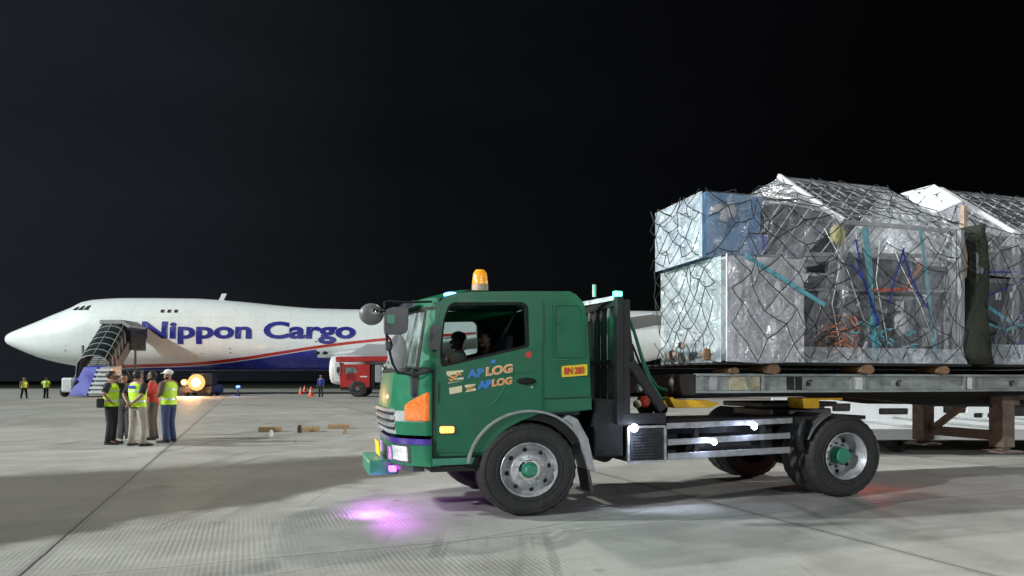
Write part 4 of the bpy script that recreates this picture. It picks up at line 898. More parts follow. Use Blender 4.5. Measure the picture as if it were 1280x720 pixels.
for s0, s1 in ((.35, .95), (1.15, 1.75)):
    mb = MB(); q = [(fxp(YN+s0+(s1-s0)*u, zws+.03+.07*u, .03), YN+s0+(s1-s0)*u, zws+.03+.07*u) for u in (0, .25, .5, .75, 1)]; mb.tube(q, .012, 6); mb.build('wiper', 'dark_gap', tk)
# corner air deflector, dark vertical with glint (px 535-550, y 405-438)
mb = MB(); mb.plate(rc([P2(535.5, 437, YN-.05), P2(538, 407, YN-.05), P2(550, 406, YN-.05), P2(549, 438, YN-.05)], .03), [], YN-.075, YN-.045); mb.build('side_mirror_bracket', 'mirror_black', tk, bevel=.01)
# front face pieces
zf = lambda py, y: (H+(HOR-py)*(PY+SA*(XF-bulge(y))+CA*y)/FPX)
mb = MB(); fpatch2(mb, YN+.045, YF_-.045, zf(537, 1.1), zf(510, 1.1), .012, 40, 3, .03); mb.build('front_panel', 'fender_grey', tk, smooth='auto')
for k in range(3):
    mb = MB(); fpatch2(mb, YN+.38, YF_-.38, zf(533-k*8.5, 1.0), zf(530-k*8.5, 1.0), .022, 30, 1, .02); mb.build('grille_slot', 'dark_gap', tk, smooth='auto')
for k in range(3):
    mb = MB(); fpatch2(mb, YN+.36, YF_-.36, zf(529.4-k*8.5, 1.0), zf(525.5-k*8.5, 1.0), .040, 30, 1, .03); mb.build('grille_bar', 'silver', tk, smooth='auto')
for y0, y1 in ((YN-.004, YN+.33), (YF_-.33, YF_+.004)):
    mb = MB(); fpatch2(mb, y0, y1, zf(544.5, .1), zf(527.5, .1), .03, 12, 2, .05); mb.build('corner_panel', 'green_paint', tk, smooth='auto')
mb = MB(); fpatch2(mb, YN+.015, YN+.20, zf(526.5, .1), zf(490, .1), .03, 12, 4, .05, z1b=zf(506, .25)); mb.build('indicator_lamp', 'orange_lens', tk, smooth='auto', bevel=.01)
mb = MB(); fpatch2(mb, YF_-.30, YF_-.015, zf(526.5, .1), zf(506, .1), .03, 12, 4, .05, z1b=zf(490, .25)); mb.build('indicator_lamp', 'orange_lens', tk, smooth='auto', bevel=.01)
mb = MB(); fpatch2(mb, YN+.0, YF_-.0, zf(549, .9)+.0, zf(542.5, .9)+.0, .03, 40, 1, .05); mb.build('accent_strip', 'purple_strip', tk, smooth='auto')
mb = MB(); fpatch2(mb, YN, YF_, zf(581, .3), zf(550, .3), .015, 40, 4, .10); mb.build('bumper', 'green_paint', tk, smooth='auto')
for y0 in (YN+.20, YF_-.20-.34):
    mb = MB(); fpatch2(mb, y0, y0+.30, zf(576, .35), zf(557, .35), .03, 12, 6, .03); hl = mb.build('headlamp', 'clear_lens', tk, smooth='auto', bevel=.03)
    mb = MB(); fpatch2(mb, y0-.03, y0+.33, zf(577.5, .35), zf(555.5, .35), .022, 12, 6, .03); mb.build('lamp_surround', 'mirror_black', hl, smooth='auto')
for y0 in (YN+.60, YF_-.76):
    mb = MB(); fpatch2(mb, y0, y0+.16, zf(574, .7), zf(558, .7), .035, 8, 4, .03); mb.build('fog_lamp', 'purple_lens' if 'purple_lens' in M else 'clear_lens', tk, smooth='auto', bevel=.012)
mb = MB(); fpatch2(mb, YM-.22, YM+.22, zf(568, 1.1), zf(550, 1.1), .11, 10, 2, .012); mb.build('front_plate', 'yellow_plate', tk)
mb = MB(); fpatch2(mb, YN+.75, YF_-.55, zf(589, 1.1), zf(572, 1.0), .25, 30, 3, .34, z0b=None); mb.build('bumper_step', 'green_trim', tk, smooth='auto', bevel=.02)
mb = MB(); fpatch2(mb, YN+.16, YF_-.16, zf(586, .5), zf(579, .5), .0, 30, 2, .12); mb.build('lower_grille', 'mirror_black', tk, smooth='auto')
pm('purple_lens', (.7, .35, .8), .2, .2, .2, 20, .5, 40, coat=1, emit=(.8, .15, 1), es=.35)
for o in SC.objects:
    if o.name.startswith('fog_lamp'): o.data.materials[0] = M['purple_lens']
for y0 in (.55, 1.0):
    mb = MB(); mb.box(fxp(y0, .7, .04)-.02, fxp(y0, .7, .04)+.05, y0-.07, y0+.07, zf(588, .6), zf(582, .6)); mb.build('purple_lamp', 'led_purple', tk, bevel=.008)
def spot(name, loc, aim, e_, col, size=60, r=.02, blend=.6):
    l = bpy.data.lights.new(name, 'SPOT'); l.energy = e_; l.color = col; l.spot_size = R(size); l.spot_blend = blend; l.shadow_soft_size = r
    o = bpy.data.objects.new(name, l); C.objects.link(o); o.location = loc; o.rotation_euler = (Vector(aim)-Vector(loc)).to_track_quat('-Z', 'Y').to_euler()
g1 = G(481, 626); g2 = G(500, 656)
spot('purple_lamp_light', F(-1.80, 1.05, .36), g1, 20, (.75, .12, 1), 95, .05, 1); spot('purple_lamp_light', F(-1.50, .22, .42), g2, 22, (.75, .12, 1), 95, .05, 1)
spot('purple_lamp_light', F(-1.7, .6, .40), ((g1[0]+g2[0])/2-.1, (g1[1]+g2[1])/2, 0), 46, (.7, .2, 1), 150, .05, 1)
# side marker
mb = MB(); mb.plate(rc([P2(549, 541.5), P2(549, 532.5), P2(567, 532.5), P2(567, 541)], .02), [], YN-.035, YN-.01); mb.build('side_marker', 'marker_lens', tk, bevel=.008)
mb = MB(); mb.plate(rc([P2(548, 543), P2(548, 531.5), P2(568, 531.5), P2(568, 542)], .02), [], YN-.02, YN-.008); mb.build('marker_base', 'dark_gap', tk)
# beacon
t_, z_ = T(600, 363, .55); zt_ = T(600, 338, .55)[1]; hh = zt_-z_
mb = MB(); mb.lathe([(.001, -.03), (.09, -.03), (.09, .045), (.085, .06), (.001, .06)], (t_, .55, z_+.01), 'z', 28, 1.05); bc = mb.build('beacon', 'brown_patch', tk, smooth='auto')
mb = MB(); mb.lathe([(.088, .055), (.082, hh*.55), (.075, hh*.8), (.05, hh*.97), (.001, hh)], (t_, .55, z_+.01), 'z', 28, 1.05, lambda k, r, a: 1+.015*(k % 2)); mb.build('beacon_lens', 'beacon_amber', bc, smooth='auto')
t_, z_ = T(564, 370, .12); mb = MB(); mb.ball((t_, .10, z_+.01), .06, (1.5, 1, .5), 14, 8); mb.build('roof_blue_glint', 'blue_glint', tk, smooth=True)  # glowing blob painted in for a blue reflection on the roof edge
t_, z_ = T(725, 366, 1.0); mb = MB(); mb.tube([(t_+.02, .6, z_-.1), (t_+.02, .6, z_+.05)], .025, 8); mb.build('antenna_stub', 'silver', tk)
# mirrors (on arms reaching out ahead of the cab)
def T2(px, py, y): t_, z_ = T(px, py, y); return (t_, y, z_)
ym = -.12
mb = MB(); mb.plate(rc([T(480.5, 418.5, ym)[:2], T(480.5, 388, ym), T(490, 384, ym), T(509, 385, ym), T(510, 395, ym), T(509, 414, ym), T(505, 417.5, ym)], .04), [], ym-.05, ym+.07); mh = mb.build('mirror_head', 'mirror_black', tk, bevel=.02)
mb = MB(); mb.plate(rc([T(483, 405, ym), T(482.5, 394, ym), T(492.5, 394, ym), T(492.5, 405, ym)], .012), [], ym-.056, ym-.049); mb.build('mirror_sticker', 'green_trim', mh)
c = T2(464.5, 392.7, ym); mb = MB(); mb.lathe([(.001, -.05), (.05, -.048), (.09, -.035), (.108, -.01), (.11, .02), (.001, .022)], c, 'y', 28, 1.1); mr_ = mb.build('round_mirror', 'mirror_grey', tk, smooth='auto')
mb = MB(); mb.ball((c[0]+.03, c[1]-.05, c[2]+.02), .03, (1.2, .5, 1), 10, 6); mb.build('mirror_mount', 'mirror_glass', mr_, smooth=True)
mb = MB(); mb.tube([T2(469, 389, ym-.02), T2(476, 390, ym-.03), T2(484, 388, ym)], .013, 6); mb.tube([T2(481, 385, ym), T2(480.5, 378, ym), T2(486, 376.5, ym), T2(510, 378, 0), T2(540, 377, YN+.02)], .013, 6)
mb.tube([T2(483, 418, ym), T2(484, 430, ym), T2(487, 440, ym+.1), T2(491, 455, .1), T2(497, 466, .15), T2(520, 469, YN+.05), T2(537, 464, YN)], .014, 6)
mb.tube([T2(483, 418, ym), T2(488, 424, ym), T2(490, 432, ym+.08), T2(487, 440, ym+.1)], .010, 6); mb.build('mirror_arm', 'dark_gap', tk)
mb = MB(); mb.box(*sorted((T2(482, 433, ym)[0], T2(488, 433, ym)[0])), ym-.05, ym+.05, T2(485, 438, ym)[2], T2(485, 427, ym)[2]); mb.build('arm_clamp', 'mirror_black', tk, bevel=.01)
# underview mirror, pale disc facing the camera in front of the windscreen
c = T2(497, 440, .25); mb = MB(); mb.lathe([(.001, -.03), (.07, -.028), (.12, -.01), (.13, .02), (.001, .03)], c, 'y', 24); mb.v = [(c[0]+(x-c[0])*.8, y, c[2]+(z-c[2])*1.55) for x, y, z in mb.v]; mb.build('curb_mirror', 'fender_grey', tk, smooth='auto')
# interior
mb = MB(); mb.box(XF-.2, XF+.18, YN+.1, YF_-.1, zws-.3, zws+.02); mb.build('dashboard', 'mirror_black', tk, bevel=.04)
for yc in (.55, 1.68):
    mb = MB(); t0 = T(590, 450, yc)[0]; mb.box(t0-.15, t0+.35, yc-.24, yc+.24, 1.2, 1.38); s1 = mb.build('seat', 'seat_cloth', tk, bevel=.05)
    mb = MB(); mb.loft([[(t0+.22, yc-.24, 1.36), (t0+.36, yc-.24, 1.36), (t0+.36, yc+.24, 1.36), (t0+.22, yc+.24, 1.36)], [(t0+.36, yc-.2, 2.0), (t0+.46, yc-.2, 2.0), (t0+.46, yc+.2, 2.0), (t0+.36, yc+.2, 2.0)]]); mb.build('seat_back', 'seat_cloth', s1, bevel=.05)
mb = MB(); mb.lathe([(.20, -.015), (.215, 0), (.20, .015), (.185, 0), (.20, -.015)], (0, 0, 0), 'z', 24); rm = Matrix.Rotation(R(-55), 4, 'Y'); mb.v = [tuple(rm @ Vector(v)+Vector((XF+.32, 1.68, zws+.03))) for v in mb.v]; mb.build('steering_wheel', 'mirror_black', tk, smooth=True)
mb = MB(); mb.box(side[14][0]-.10, side[14][0]-.07, YN+.06, YF_-.06, 1.1, zroof-.12); mb.build('cab_back_lining', 'seat_cloth', tk)
mb = MB(); mb.box(XF-.05, side[14][0]-.1, YN+.06, YF_-.06, 1.1, 1.14); mb.build('cab_floor', 'seat_cloth', tk)
# occupants: things of their own
def sitter(px, y, zh, label, **cl):
    t0 = T(px, 425, y)[0]; o = thing('person', label, 'person', (0, 0, 0), frame=False); o.location = F(t0, y, zh-1.605+.0); o.rotation_euler = (0, 0, A+math.pi)
    J = stand(1.72, arms='front'); dz = .0
    for sd, sg in (('l', 1), ('r', -1)):
        J['hip_'+sd] = (.02, sg*.09, .90); J['kn_'+sd] = (.42, sg*.12, .92); J['an_'+sd] = (.45, sg*.12, .72); J['toe_'+sd] = (.55, sg*.13, .69)
        J['el_'+sd] = (.16, sg*.22, 1.22); J['wr_'+sd] = (.38, sg*.14, 1.32)
    body_mesh(J, cl.pop('skin', 'skin_dark'), o); dress(J, o, legs=False, **cl); return o
sitter(574, 1.68, T(575, 427, 1.68)[1], 'driver in a peaked cap behind the wheel of the green truck', top='grey_cloth', sleeves='long', cap='grey_cloth', trousers='black_cloth')
sitter(611, 1.05, T(611, 424, 1.05)[1], 'passenger with a pale collar sitting beside the driver in the truck cab', top='black_cloth', sleeves='long', trousers='black_cloth', skin='skin')
# ---- wheels
def tyre_prof(r, w, y0=0):
    ri = r*.575
    return [(ri, y0+.02), (ri+.01, y0+.004), (r*.70, y0-.012), (r*.84, y0-.016), (r*.93, y0-.004), (r*.985, y0+.025), (r*.997, y0+.06), (r, y0+.09), (r*.97, y0+.093), (r*.97, y0+.103), (r, y0+.106), (r, y0+w/2-.006), (r*.97, y0+w/2-.004), (r*.97, y0+w/2+.004), (r, y0+w/2+.006), (r, y0+w-.106), (r*.97, y0+w-.103), (r*.97, y0+w-.093), (r, y0+w-.09), (r*.985, y0+w-.025), (r*.84, y0+w+.016), (ri, y0+w-.02)]
def tyre(mb, c, r, w, y0=0, sx=1.1):
    mb.lathe(tyre_prof(r, w, y0), c, 'y', 120, sx, lambda k, q, a: (1-.016*(((k//2) % 2))) if q > r*.96 and (a-y0 < .07 or a-y0 > w-.07) else 1)
    for q in (.66, .90): mb.lathe([(r*q-.008, y0-.014), (r*q, y0-.020), (r*q+.008, y0-.015)], c, 'y', 96, sx)
R0 = .51; SX = 1.11
def front_wheel(yc, sgn):
    # sgn -1: outer face toward the camera
    q = MB(); tyre(q, (0, 0, 0), R0, .27, 0, SX); objs = [('tyre', q, 'rubber')]
    q = MB(); q.lathe([(.292, .012), (.300, -.004), (.292, -.012), (.280, -.006), (.272, .02), (.262, .05), (.235, .066), (.20, .035), (.172, .012), (.165, .008), (.12, .004), (.11, .0)], (0, 0, 0), 'y', 80, SX); objs.append(('rim', q, 'rim_silver'))
    q = MB()
    for k in range(10):
        a = 2*math.pi*(k+.5)/10; q.lathe([(.001, -.028), (.014, -.028), (.014, 0), (.018, .004)], (math.cos(a)*.145*SX, .008, math.sin(a)*.145), 'y', 10)
    objs.append(('wheel_nuts', q, 'rim_silver'))
    q = MB(); 
    for k in range(8):
        a = 2*math.pi*(k+.2)/8; q.ball((math.cos(a)*.217*SX, .044, math.sin(a)*.217), .026, (1, .55, 1), 10, 6)
    objs.append(('hand_holes', q, 'dark_gap'))
    q = MB(); q.lathe([(.001, -.075), (.05, -.075), (.066, -.06), (.07, -.03), (.074, .005), (.09, .01)], (0, 0, 0), 'y', 28, SX); objs.append(('hub', q, 'green_trim'))
    return objs
def rear_wheel(yc, sgn):
    q = MB(); tyre(q, (0, 0, 0), R0+.013, .26, 0, 1.07); objs = [('tyre', q, 'rubber')]
    q = MB(); tyre(q, (0, 0, 0), R0+.013, .26, .31, 1.07); objs.append(('inner_tyre', q, 'rubber_dusty'))
    q = MB(); q.lathe([(.292, .012), (.302, -.004), (.292, -.012), (.282, .0), (.276, .03), (.262, .05), (.258, .16), (.25, .19), (.235, .205), (.20, .20), (.12, .175), (.11, .16)], (0, 0, 0), 'y', 80, 1.07); objs.append(('rim', q, 'rim_silver'))
    q = MB()
    for k in range(10):
        a = 2*math.pi*(k+.5)/10; q.lathe([(.001, -.03), (.014, -.03), (.014, 0), (.018, .004)], (math.cos(a)*.15*1.07, .18, math.sin(a)*.15), 'y', 10)
    objs.append(('wheel_nuts', q, 'grey_metal'))
    q = MB()
    for k in range(8):
        a = 2*math.pi*(k+.2)/8; q.ball((math.cos(a)*.215*1.07, .196, math.sin(a)*.215), .03, (1, .5, 1), 10, 6)
    objs.append(('hand_holes', q, 'dark_gap'))
    q = MB(); q.lathe([(.001, .03), (.085, .03), (.10, .045), (.105, .16), (.12, .18)], (0, 0, 0), 'y', 28, 1.07); objs.append(('hub', q, 'green_trim'))
    return objs
def put_wheel(objs, x, y, r, flip, name='wheel'):
    def tr(v): return (x+v[0], y+(-v[1] if flip else v[1]), r+v[2])
    base = None
    for n_, q, m_ in objs:
        q.v = [tr(v) for v in q.v]
        if base is None: base = q.build(name, m_, tk, smooth='auto')
        else: q.build(n_, m_, base, smooth='auto')
put_wheel(front_wheel(0, 0), 0, 0, R0, False); put_wheel(front_wheel(0, 0), 0, 2.3, R0, True)
XR = T(1058, 600, 0)[0]
put_wheel(rear_wheel(0, 0), XR, .0, R0+.013, False); put_wheel(rear_wheel(0, 0), XR, 2.42, R0+.013, True)
mb = MB(); mb.tube([(0, .2, R0), (0, 2.1, R0)], .06, 10); mb.tube([(XR, .3, R0), (XR, 2.2, R0)], .08, 12); mb.ball((XR, 1.2, R0), .22, (1, 1, 1), 16, 10); mb.build('axles', 'black_metal', tk, smooth='auto')
# front mudguard: wide arch band and rubber flap
def arch(y0, y1, r_in, r_out, a0, a1, cx=0, cz=R0+.03, sx=1.12, n=24):
    mb = MB(); rg = []
    for i in range(n+1):
        a = R(a0+(a1-a0)*i/n); c_, s_ = math.cos(a)*sx, math.sin(a)
        rg.append([(cx+c_*r_in, y0, cz+s_*r_in), (cx+c_*r_out, y0, cz+s_*r_out), (cx+c_*r_out, y1, cz+s_*r_out), (cx+c_*r_in, y1, cz+s_*r_in)])
    return mb.loft(rg)
arch(-.015, .38, .597, .625, 30, 174).build('wheel_arch', 'fender_grey', tk, bevel=.008)
arch(YN+.0, .42, .50, .61, 25, 178, cz=R0+.04).build('arch_liner', 'dark_gap', tk)
arch(1.95, 2.33, .585, .625, 30, 172).build('wheel_arch', 'fender_grey', tk, bevel=.008)
mb = MB(); a_ = [T(712, 519, -.01), T(722, 524, -.01), T(735, 548, -.01), T(744, 588, -.01), T(737, 588, -.01), T(728, 556, -.01), T(716, 532, -.01), T(706, 524, -.01)]; mb.plate(a_, [], -.02, .36); mb.build('mudguard_rear', 'fender_grey', tk, bevel=.01)
mb = MB(); mb.loft([[(t, y, z) for t, z in (T(728, 590, .05), T(740, 590, .05), T(747, 622, .05), T(726, 632, .05))] for y in (.03, .05)]); mb.v = [(x, y+(.22 if False else 0), z) for x, y, z in mb.v]
mb = MB(); pts = [T(729, 588, 0), T(739, 588, 0), T(748, 620, 0), T(722, 631, 0)]
mb.loft([[(pts[0][0]+.06, 0, pts[0][1]), (pts[0][0]+.075, 0, pts[0][1]), (pts[0][0]+.075, .34, pts[0][1]), (pts[0][0]+.06, .34, pts[0][1])], [(pts[0][0]+.12, 0, .22), (pts[0][0]+.135, 0, .22), (pts[0][0]+.135, .36, .22), (pts[0][0]+.12, .36, .22)]]); mb.build('mudflap', 'rubber_dusty', tk)
# rear mudguards
mb = arch(0, .62, .56, .585, 112, 158, cx=XR, cz=R0+.02, sx=1.08); mb.build('rear_mudguard', 'grey_metal', tk, bevel=.008)
mb = arch(1.8, 2.42, .56, .59, 110, 190, cx=XR, cz=R0+.02, sx=1.08); mb.build('rear_mudguard', 'grey_metal', tk, bevel=.008)
q0 = XR-.66
mb = MB(); mb.tube([(q0+.05, .05, 1.0), (q0-.02, .02, .9), (q0-.05, .03, .75), (q0+.02, .05, .62)], .04, 8); mb.box(q0-.12, q0+.05, .02, .2, .93, 1.02); mb.box(q0-.08, q0+.0, .0, .1, .7, .8); mb.build('mudguard_bracket', 'black_metal', tk, smooth='auto')
# chassis
mb = MB()
for yy_ in (.72, 1.55): mb.box(-1.0, XR+.52, yy_, yy_+.09, .72, .98)
for xx in (.6, 1.4, 2.2, 3.1, XR+.4): mb.box(xx, xx+.1, .81, 1.55, .76, .94)
mb.build('chassis_frame', 'black_metal', tk, bevel=.006)
mb = MB(); mb.box(-.55, .85, .45, 1.85, .55, 1.25); mb.build('engine_block', 'dark_gap', tk, bevel=.04)
mb = MB(); mb.box(T(745, 500)[0], T(782, 500)[0], .05, 2.2, T(760, 572)[1], T(760, 500)[1]); mb.build('air_tank_box', 'dark_gap', tk, bevel=.02)
for a, b, r_ in (((1.15, .55, .62), (1.15, 1.1, .62), .13), ((2.0, .25, .70), (2.9, .25, .70), .14), ((2.0, 2.1, .70), (3.0, 2.1, .70), .2)):
    mb = MB(); mb.tube([a, b], r_, 18); mb.build('air_tank', 'black_metal', tk, smooth='auto')
# battery box with louvres
b0 = T(786, 578, -.02); b1 = T(832, 533, -.02)
mb = MB(); mb.box(b0[0], b1[0], .0, .55, b0[1], b1[1]); bb_ = mb.build('battery_box', 'black_metal', tk, bevel=.01)
for i in range(9):
    z0 = b0[1]+.05+i*(b1[1]-b0[1]-.1)/9; mb = MB(); mb.bar((b0[0]+.06, -.005, z0), (b1[0]-.06, -.005, z0), .012, .012); mb.build('louvre', 'black_metal', bb_)
mb = MB(); 
for a, b in (((b0[0], b0[1]), (b1[0], b0[1])), ((b1[0], b0[1]), (b1[0], b1[1])), ((b1[0], b1[1]), (b0[0], b1[1])), ((b0[0], b1[1]), (b0[0], b0[1]))): mb.bar((a[0], -.006, a[1]), (b[0], -.006, b[1]), .025, .025)
mb.build('box_frame', 'silver', bb_)
# side guard rails
for (xa, ya, xb_, yb, th) in ((833, 532.5, 990, 525.5, 7), (834, 553, 987, 544.2, 7.5), (834, 570.8, 987, 562.2, 8)):
    p0 = T(xa, ya); p1 = T(xb_, yb); mb = MB(); mb.bar((p0[0], .0, p0[1]), (p1[0], .0, p1[1]), .03, th*.0096); mb.build('side_guard_rail', 'silver', tk, bevel=.005)
for px in (872, 955):
    p0 = T(px, 530); p1 = T(px, 570); mb = MB(); mb.box(p0[0]-.03, p0[0]+.03, .02, .06, p1[1], p0[1]); mb.bar((p0[0], .05, p0[1]), (p0[0], .72, .85), .05); mb.build('guard_post', 'black_metal', tk)
mb = MB(); mb.box(T(836, 540)[0], T(985, 540)[0], .3, .34, .55, 1.0); mb.build('side_cover', 'black_metal', tk)
# LEDs on the frame
for px, py, e_, r_ in ((793, 535, 60, .045), (943, 533, 40, .04), (893, 553, 14, .032)):
    t_, z_ = T(px, py, -.04); mb = MB(); mb.ball((t_, -.04, z_), r_, (1, .6, 1), 16, 10); mb.build('work_lamp', 'led_white', tk, smooth=True)
    l = bpy.data.lights.new('work_lamp_light', 'POINT'); l.energy = e_*.07; l.color = (.62, .72, 1); l.shadow_soft_size = .04; o = bpy.data.objects.new('work_lamp_light', l); C.objects.link(o); o.location = F(t_, -.24, z_-.05)
g_ = G(855, 634); spot('work_lamp_light', F(T(793, 535, -.1)[0], -.12, .98), G(800, 632), 36, (.65, .75, 1), 70, .03, 1); spot('work_lamp_light', F(T(893, 535, -.1)[0], -.12, .98), g_, 36, (.65, .75, 1), 60, .03, 1)
# headboard behind the cab
xh = T(775, 460)[0]; zlo = T(775, 530)[1]; zhi = T(775, 369)[1]
mb = MB()
for yy_, w in ((.02, .08), (2.28, .08)): mb.box(xh-w/2, xh+w/2, yy_-.03, yy_+.06, zlo, zhi)
mb.box(xh-.04, xh+.04, .05, 2.25, zhi-.12, zhi-.04); mb.box(xh-.04, xh+.04, .05, 2.25, T(775, 455)[1], T(775, 449)[1]); mb.box(xh-.05, xh+.05, .05, 2.25, 1.0, 1.12)
hb = mb.build('headboard', 'black_metal', tk, bevel=.006)
for i in range(11):
    y_ = .22+i*.19; mb = MB(); mb.box(xh-.03, xh+.03, y_, y_+.055, 1.1, zhi-.1); mb.build('headboard_bar', 'grey_metal' if i % 3 == 0 else 'black_metal', hb)
mb = MB(); q = T(740, 379, .6); mb.bar((q[0]-.15, .6, q[1]-.02), (xh, .05, zhi-.02), .035, .05); mb.build('top_brace', 'silver', hb)
mb = MB(); a = T(791, 405); b = T(830, 512); mb.bar((T(789, 452)[0], .03, T(789, 452)[1]), (b[0], .03, b[1]), .07, .10); mb.bar((a[0]-.05, .05, a[1]), (T(793, 455)[0], .05, T(793, 455)[1]), .05, .05); mb.box(T(772, 520)[0], T(832, 520)[0], -.01, .12, T(800, 530)[1], T(800, 517)[1]); mb.build('headboard_stay', 'black_metal', hb)
mb = MB(); mb.box(xh+.04, xh+.13, .0, .05, T(775, 528)[1], T(775, 372)[1]-.02); mb.build('headboard_post', 'black_metal', hb, bevel=.005)
t_, z_ = T(772, 367, 0); mb = MB(); mb.box(t_-.05, t_+.05, -.02, .03, z_-.03, z_+.025); mb.build('green_marker_lamp', 'led_green', hb, bevel=.01)
l = bpy.data.lights.new('green_lamp_light', 'POINT'); l.energy = 10; l.color = (.03, 1, .45); l.shadow_soft_size = .03; o = bpy.data.objects.new('green_lamp_light', l); C.objects.link(o); o.location = F(t_-.10, -.02, z_+.06)
l = bpy.data.lights.new('tail_lamp_light', 'POINT'); l.energy = 3.5; l.color = (1, .04, .02); l.shadow_soft_size = .04; o = bpy.data.objects.new('tail_lamp_light', l); C.objects.link(o); o.location = F(XR+.85, .42, .42)
mb = MB(); mb.box(XR+.5, XR+.53, .55, .85, .68, .80); mb.build('tail_lamp', 'tail_red' if 'tail_red' in M else 'red_print', tk, bevel=.01)
emis('tail_red', (1, .02, .01), 2); bpy.data.objects['tail_lamp'].data.materials[0] = M['tail_red']
mb = MB(); mb.box(XR+.44, XR+.5, .5, 1.9, .66, .82); mb.build('rear_crossmember', 'black_metal', tk)
# hoses
pm('hose_green', (.02, .16, .09), .4, 0, .2, 10)
for i, (m_, pts) in enumerate((('hose_green', [(786, 398), (792, 412), (800, 440), (806, 462), (815, 480), (826, 497), (838, 500)]), ('hose_green', [(788, 402), (795, 422), (803, 448), (812, 470), (822, 484), (834, 488)]), ('dark_gap', [(790, 430), (800, 455), (812, 478), (826, 492), (850, 480), (858, 468)]), ('red_print', [(800, 458), (806, 466), (803, 482), (809, 496)]))):
    mb = MB(); mb.tube([T2(a, b, .35+.1*i) for a, b in pts], .02 if i < 2 else .014, 8); mb.build('air_hose', m_, tk, smooth=True)
for px, py, m_, s in ((800, 485, 'silver', .05), (806, 502, 'red_print', .07), (797, 505, 'cream_print', .05), (845, 478, 'grey_metal', .09), (862, 484, 'rail_grey', .07), (812, 480, 'silver', .04)):
    t_, z_ = T(px, py, .45); mb = MB(); mb.lathe([(.001, -s*.6), (s*.6, -s*.6), (s, -s*.2), (s, s*.6), (.001, s*.7)], (t_, .45, z_), 'y', 14); mb.build('coupling', m_, tk, smooth='auto')
# fifth wheel
mb = MB(); mb.box(XR-.55, XR+.45, .75, 1.6, 1.0, 1.1); mb.loft([[(XR-.7, .7, 1.12), (XR+.6, .8, 1.12), (XR+.6, 1.55, 1.12), (XR-.7, 1.65, 1.12)], [(XR-.7, .7, 1.19), (XR+.6, .8, 1.19), (XR+.6, 1.55, 1.19), (XR-.7, 1.65, 1.19)]]); mb.build('fifth_wheel', 'grey_metal', tk, bevel=.02)
mb = MB(); a = T(834, 499, .25); b = T(896, 508, .25); mb.plate([T(834, 497.5, .25), T(841, 510, .25), T(886, 509.5, .25), T(897, 505, .25), T(895, 503.5, .25), T(880, 500, .25), T(842, 499, .25), T(838, 496, .25)], [], .2, .5); mb.build('ramp_plate', 'yellow_paint', tk, bevel=.01)
mb = MB(); mb.plate([T(1000, 499, .25), T(1001, 497, .25), T(1050, 497, .25), T(1050, 500, .25), T(1021, 500, .25), T(1021, 510.5, .25), T(1002, 510.5, .25)], [], .2, .5); mb.build('ramp_plate', 'yellow_paint', tk, bevel=.01)
mb = MB(); mb.box(T(840, 515)[0], XR+.4, .1, .7, .98, 1.03); mb.build('deck_plate', 'black_metal', tk)
mb = MB(); mb.lathe([(.001, 0), (.09, .01), (.12, .06), (.12, .2), (.1, .25), (.001, .27)], (2.1, 1.3, 1.03), 'z', 18); mb.lathe([(.001, 0), (.09, .01), (.10, .06), (.10, .3), (.001, .32)], (2.35, 1.35, 1.03), 'z', 18); mb.build('air_filter', 'dark_gap', tk, smooth='auto')
# ------------------------------------------------------------------ flatbed trailer
ZB0, ZB1 = 1.335, 1.565           # side rail bottom and top
TX0 = T(868, 480)[0]; TX1 = 9.6
trl = thing('flatbed_trailer', 'flatbed trailer with a worn grey side rail and rusty landing legs, carrying the netted cargo', 'trailer', (5, 1.2, 0))
mb = MB()
mb.plate([(TX0, ZB0), (TX1, ZB0), (TX1, ZB0+.03), (TX0, ZB0+.03)], [], -.07, .03); mb.plate([(TX0, ZB1-.03), (TX1, ZB1-.03), (TX1, ZB1), (TX0, ZB1)], [], -.07, .03); mb.box(TX0, TX1, -.03, .0, ZB0+.03, ZB1-.03)
mb.build('side_rail', 'rail_grey', trl, bevel=.004)
for px in (877, 935, 953, 1065, 1079, 1205, 1216):
    t_ = T(px, 478, -.05)[0]; mb = MB(); mb.box(t_-.02, t_+.02, -.062, -.03, ZB0+.03, ZB1-.03); mb.build('rail_rib', 'rail_grey', trl)
for px0, px1, m_ in ((1066, 1077, 'crate_white'), (1208, 1215, 'crate_white'), (912, 949, 'cream_print'), (886, 896, 'alu_bar'), (984, 992, 'frame_dark'), (995, 1002, 'frame_dark')):
    a, b = T(px0, 478, -.04)[0], T(px1, 478, -.04)[0]; mb = MB(); mb.box(a, b, -.05, -.031, ZB0+.035, ZB1-.035)
    if m_ == 'cream_print': M.get('mark_cream') or pm('mark_cream', (.42, .38, .25), .6, 0, .4, 12); m_ = 'mark_cream'
    mb.build('rail_marking', m_, trl)
for px in (1008, 1120, 1262):
    t_, z_ = T(px, 482.5, -.04); text('rail_number', "6'", 'mirror_black', trl, (t_, -.036, z_), .075, .085, (1, 0, 0), (0, 0, 1), .003, .03)
mb = MB(); mb.box(TX0, TX1, .03, 2.5, ZB1-.06, ZB1-.004); mb.build('deck', 'frame_dark', trl)
mb = MB(); mb.box(TX0, TX1, 2.5, 2.56, ZB0, ZB1); mb.build('side_rail', 'rail_grey', trl)
mb = MB(); mb.box(TX0-.04, TX0, -.03, 2.5, ZB0-.02, ZB1-.01); mb.build('front_rail', 'frame_dark', trl)
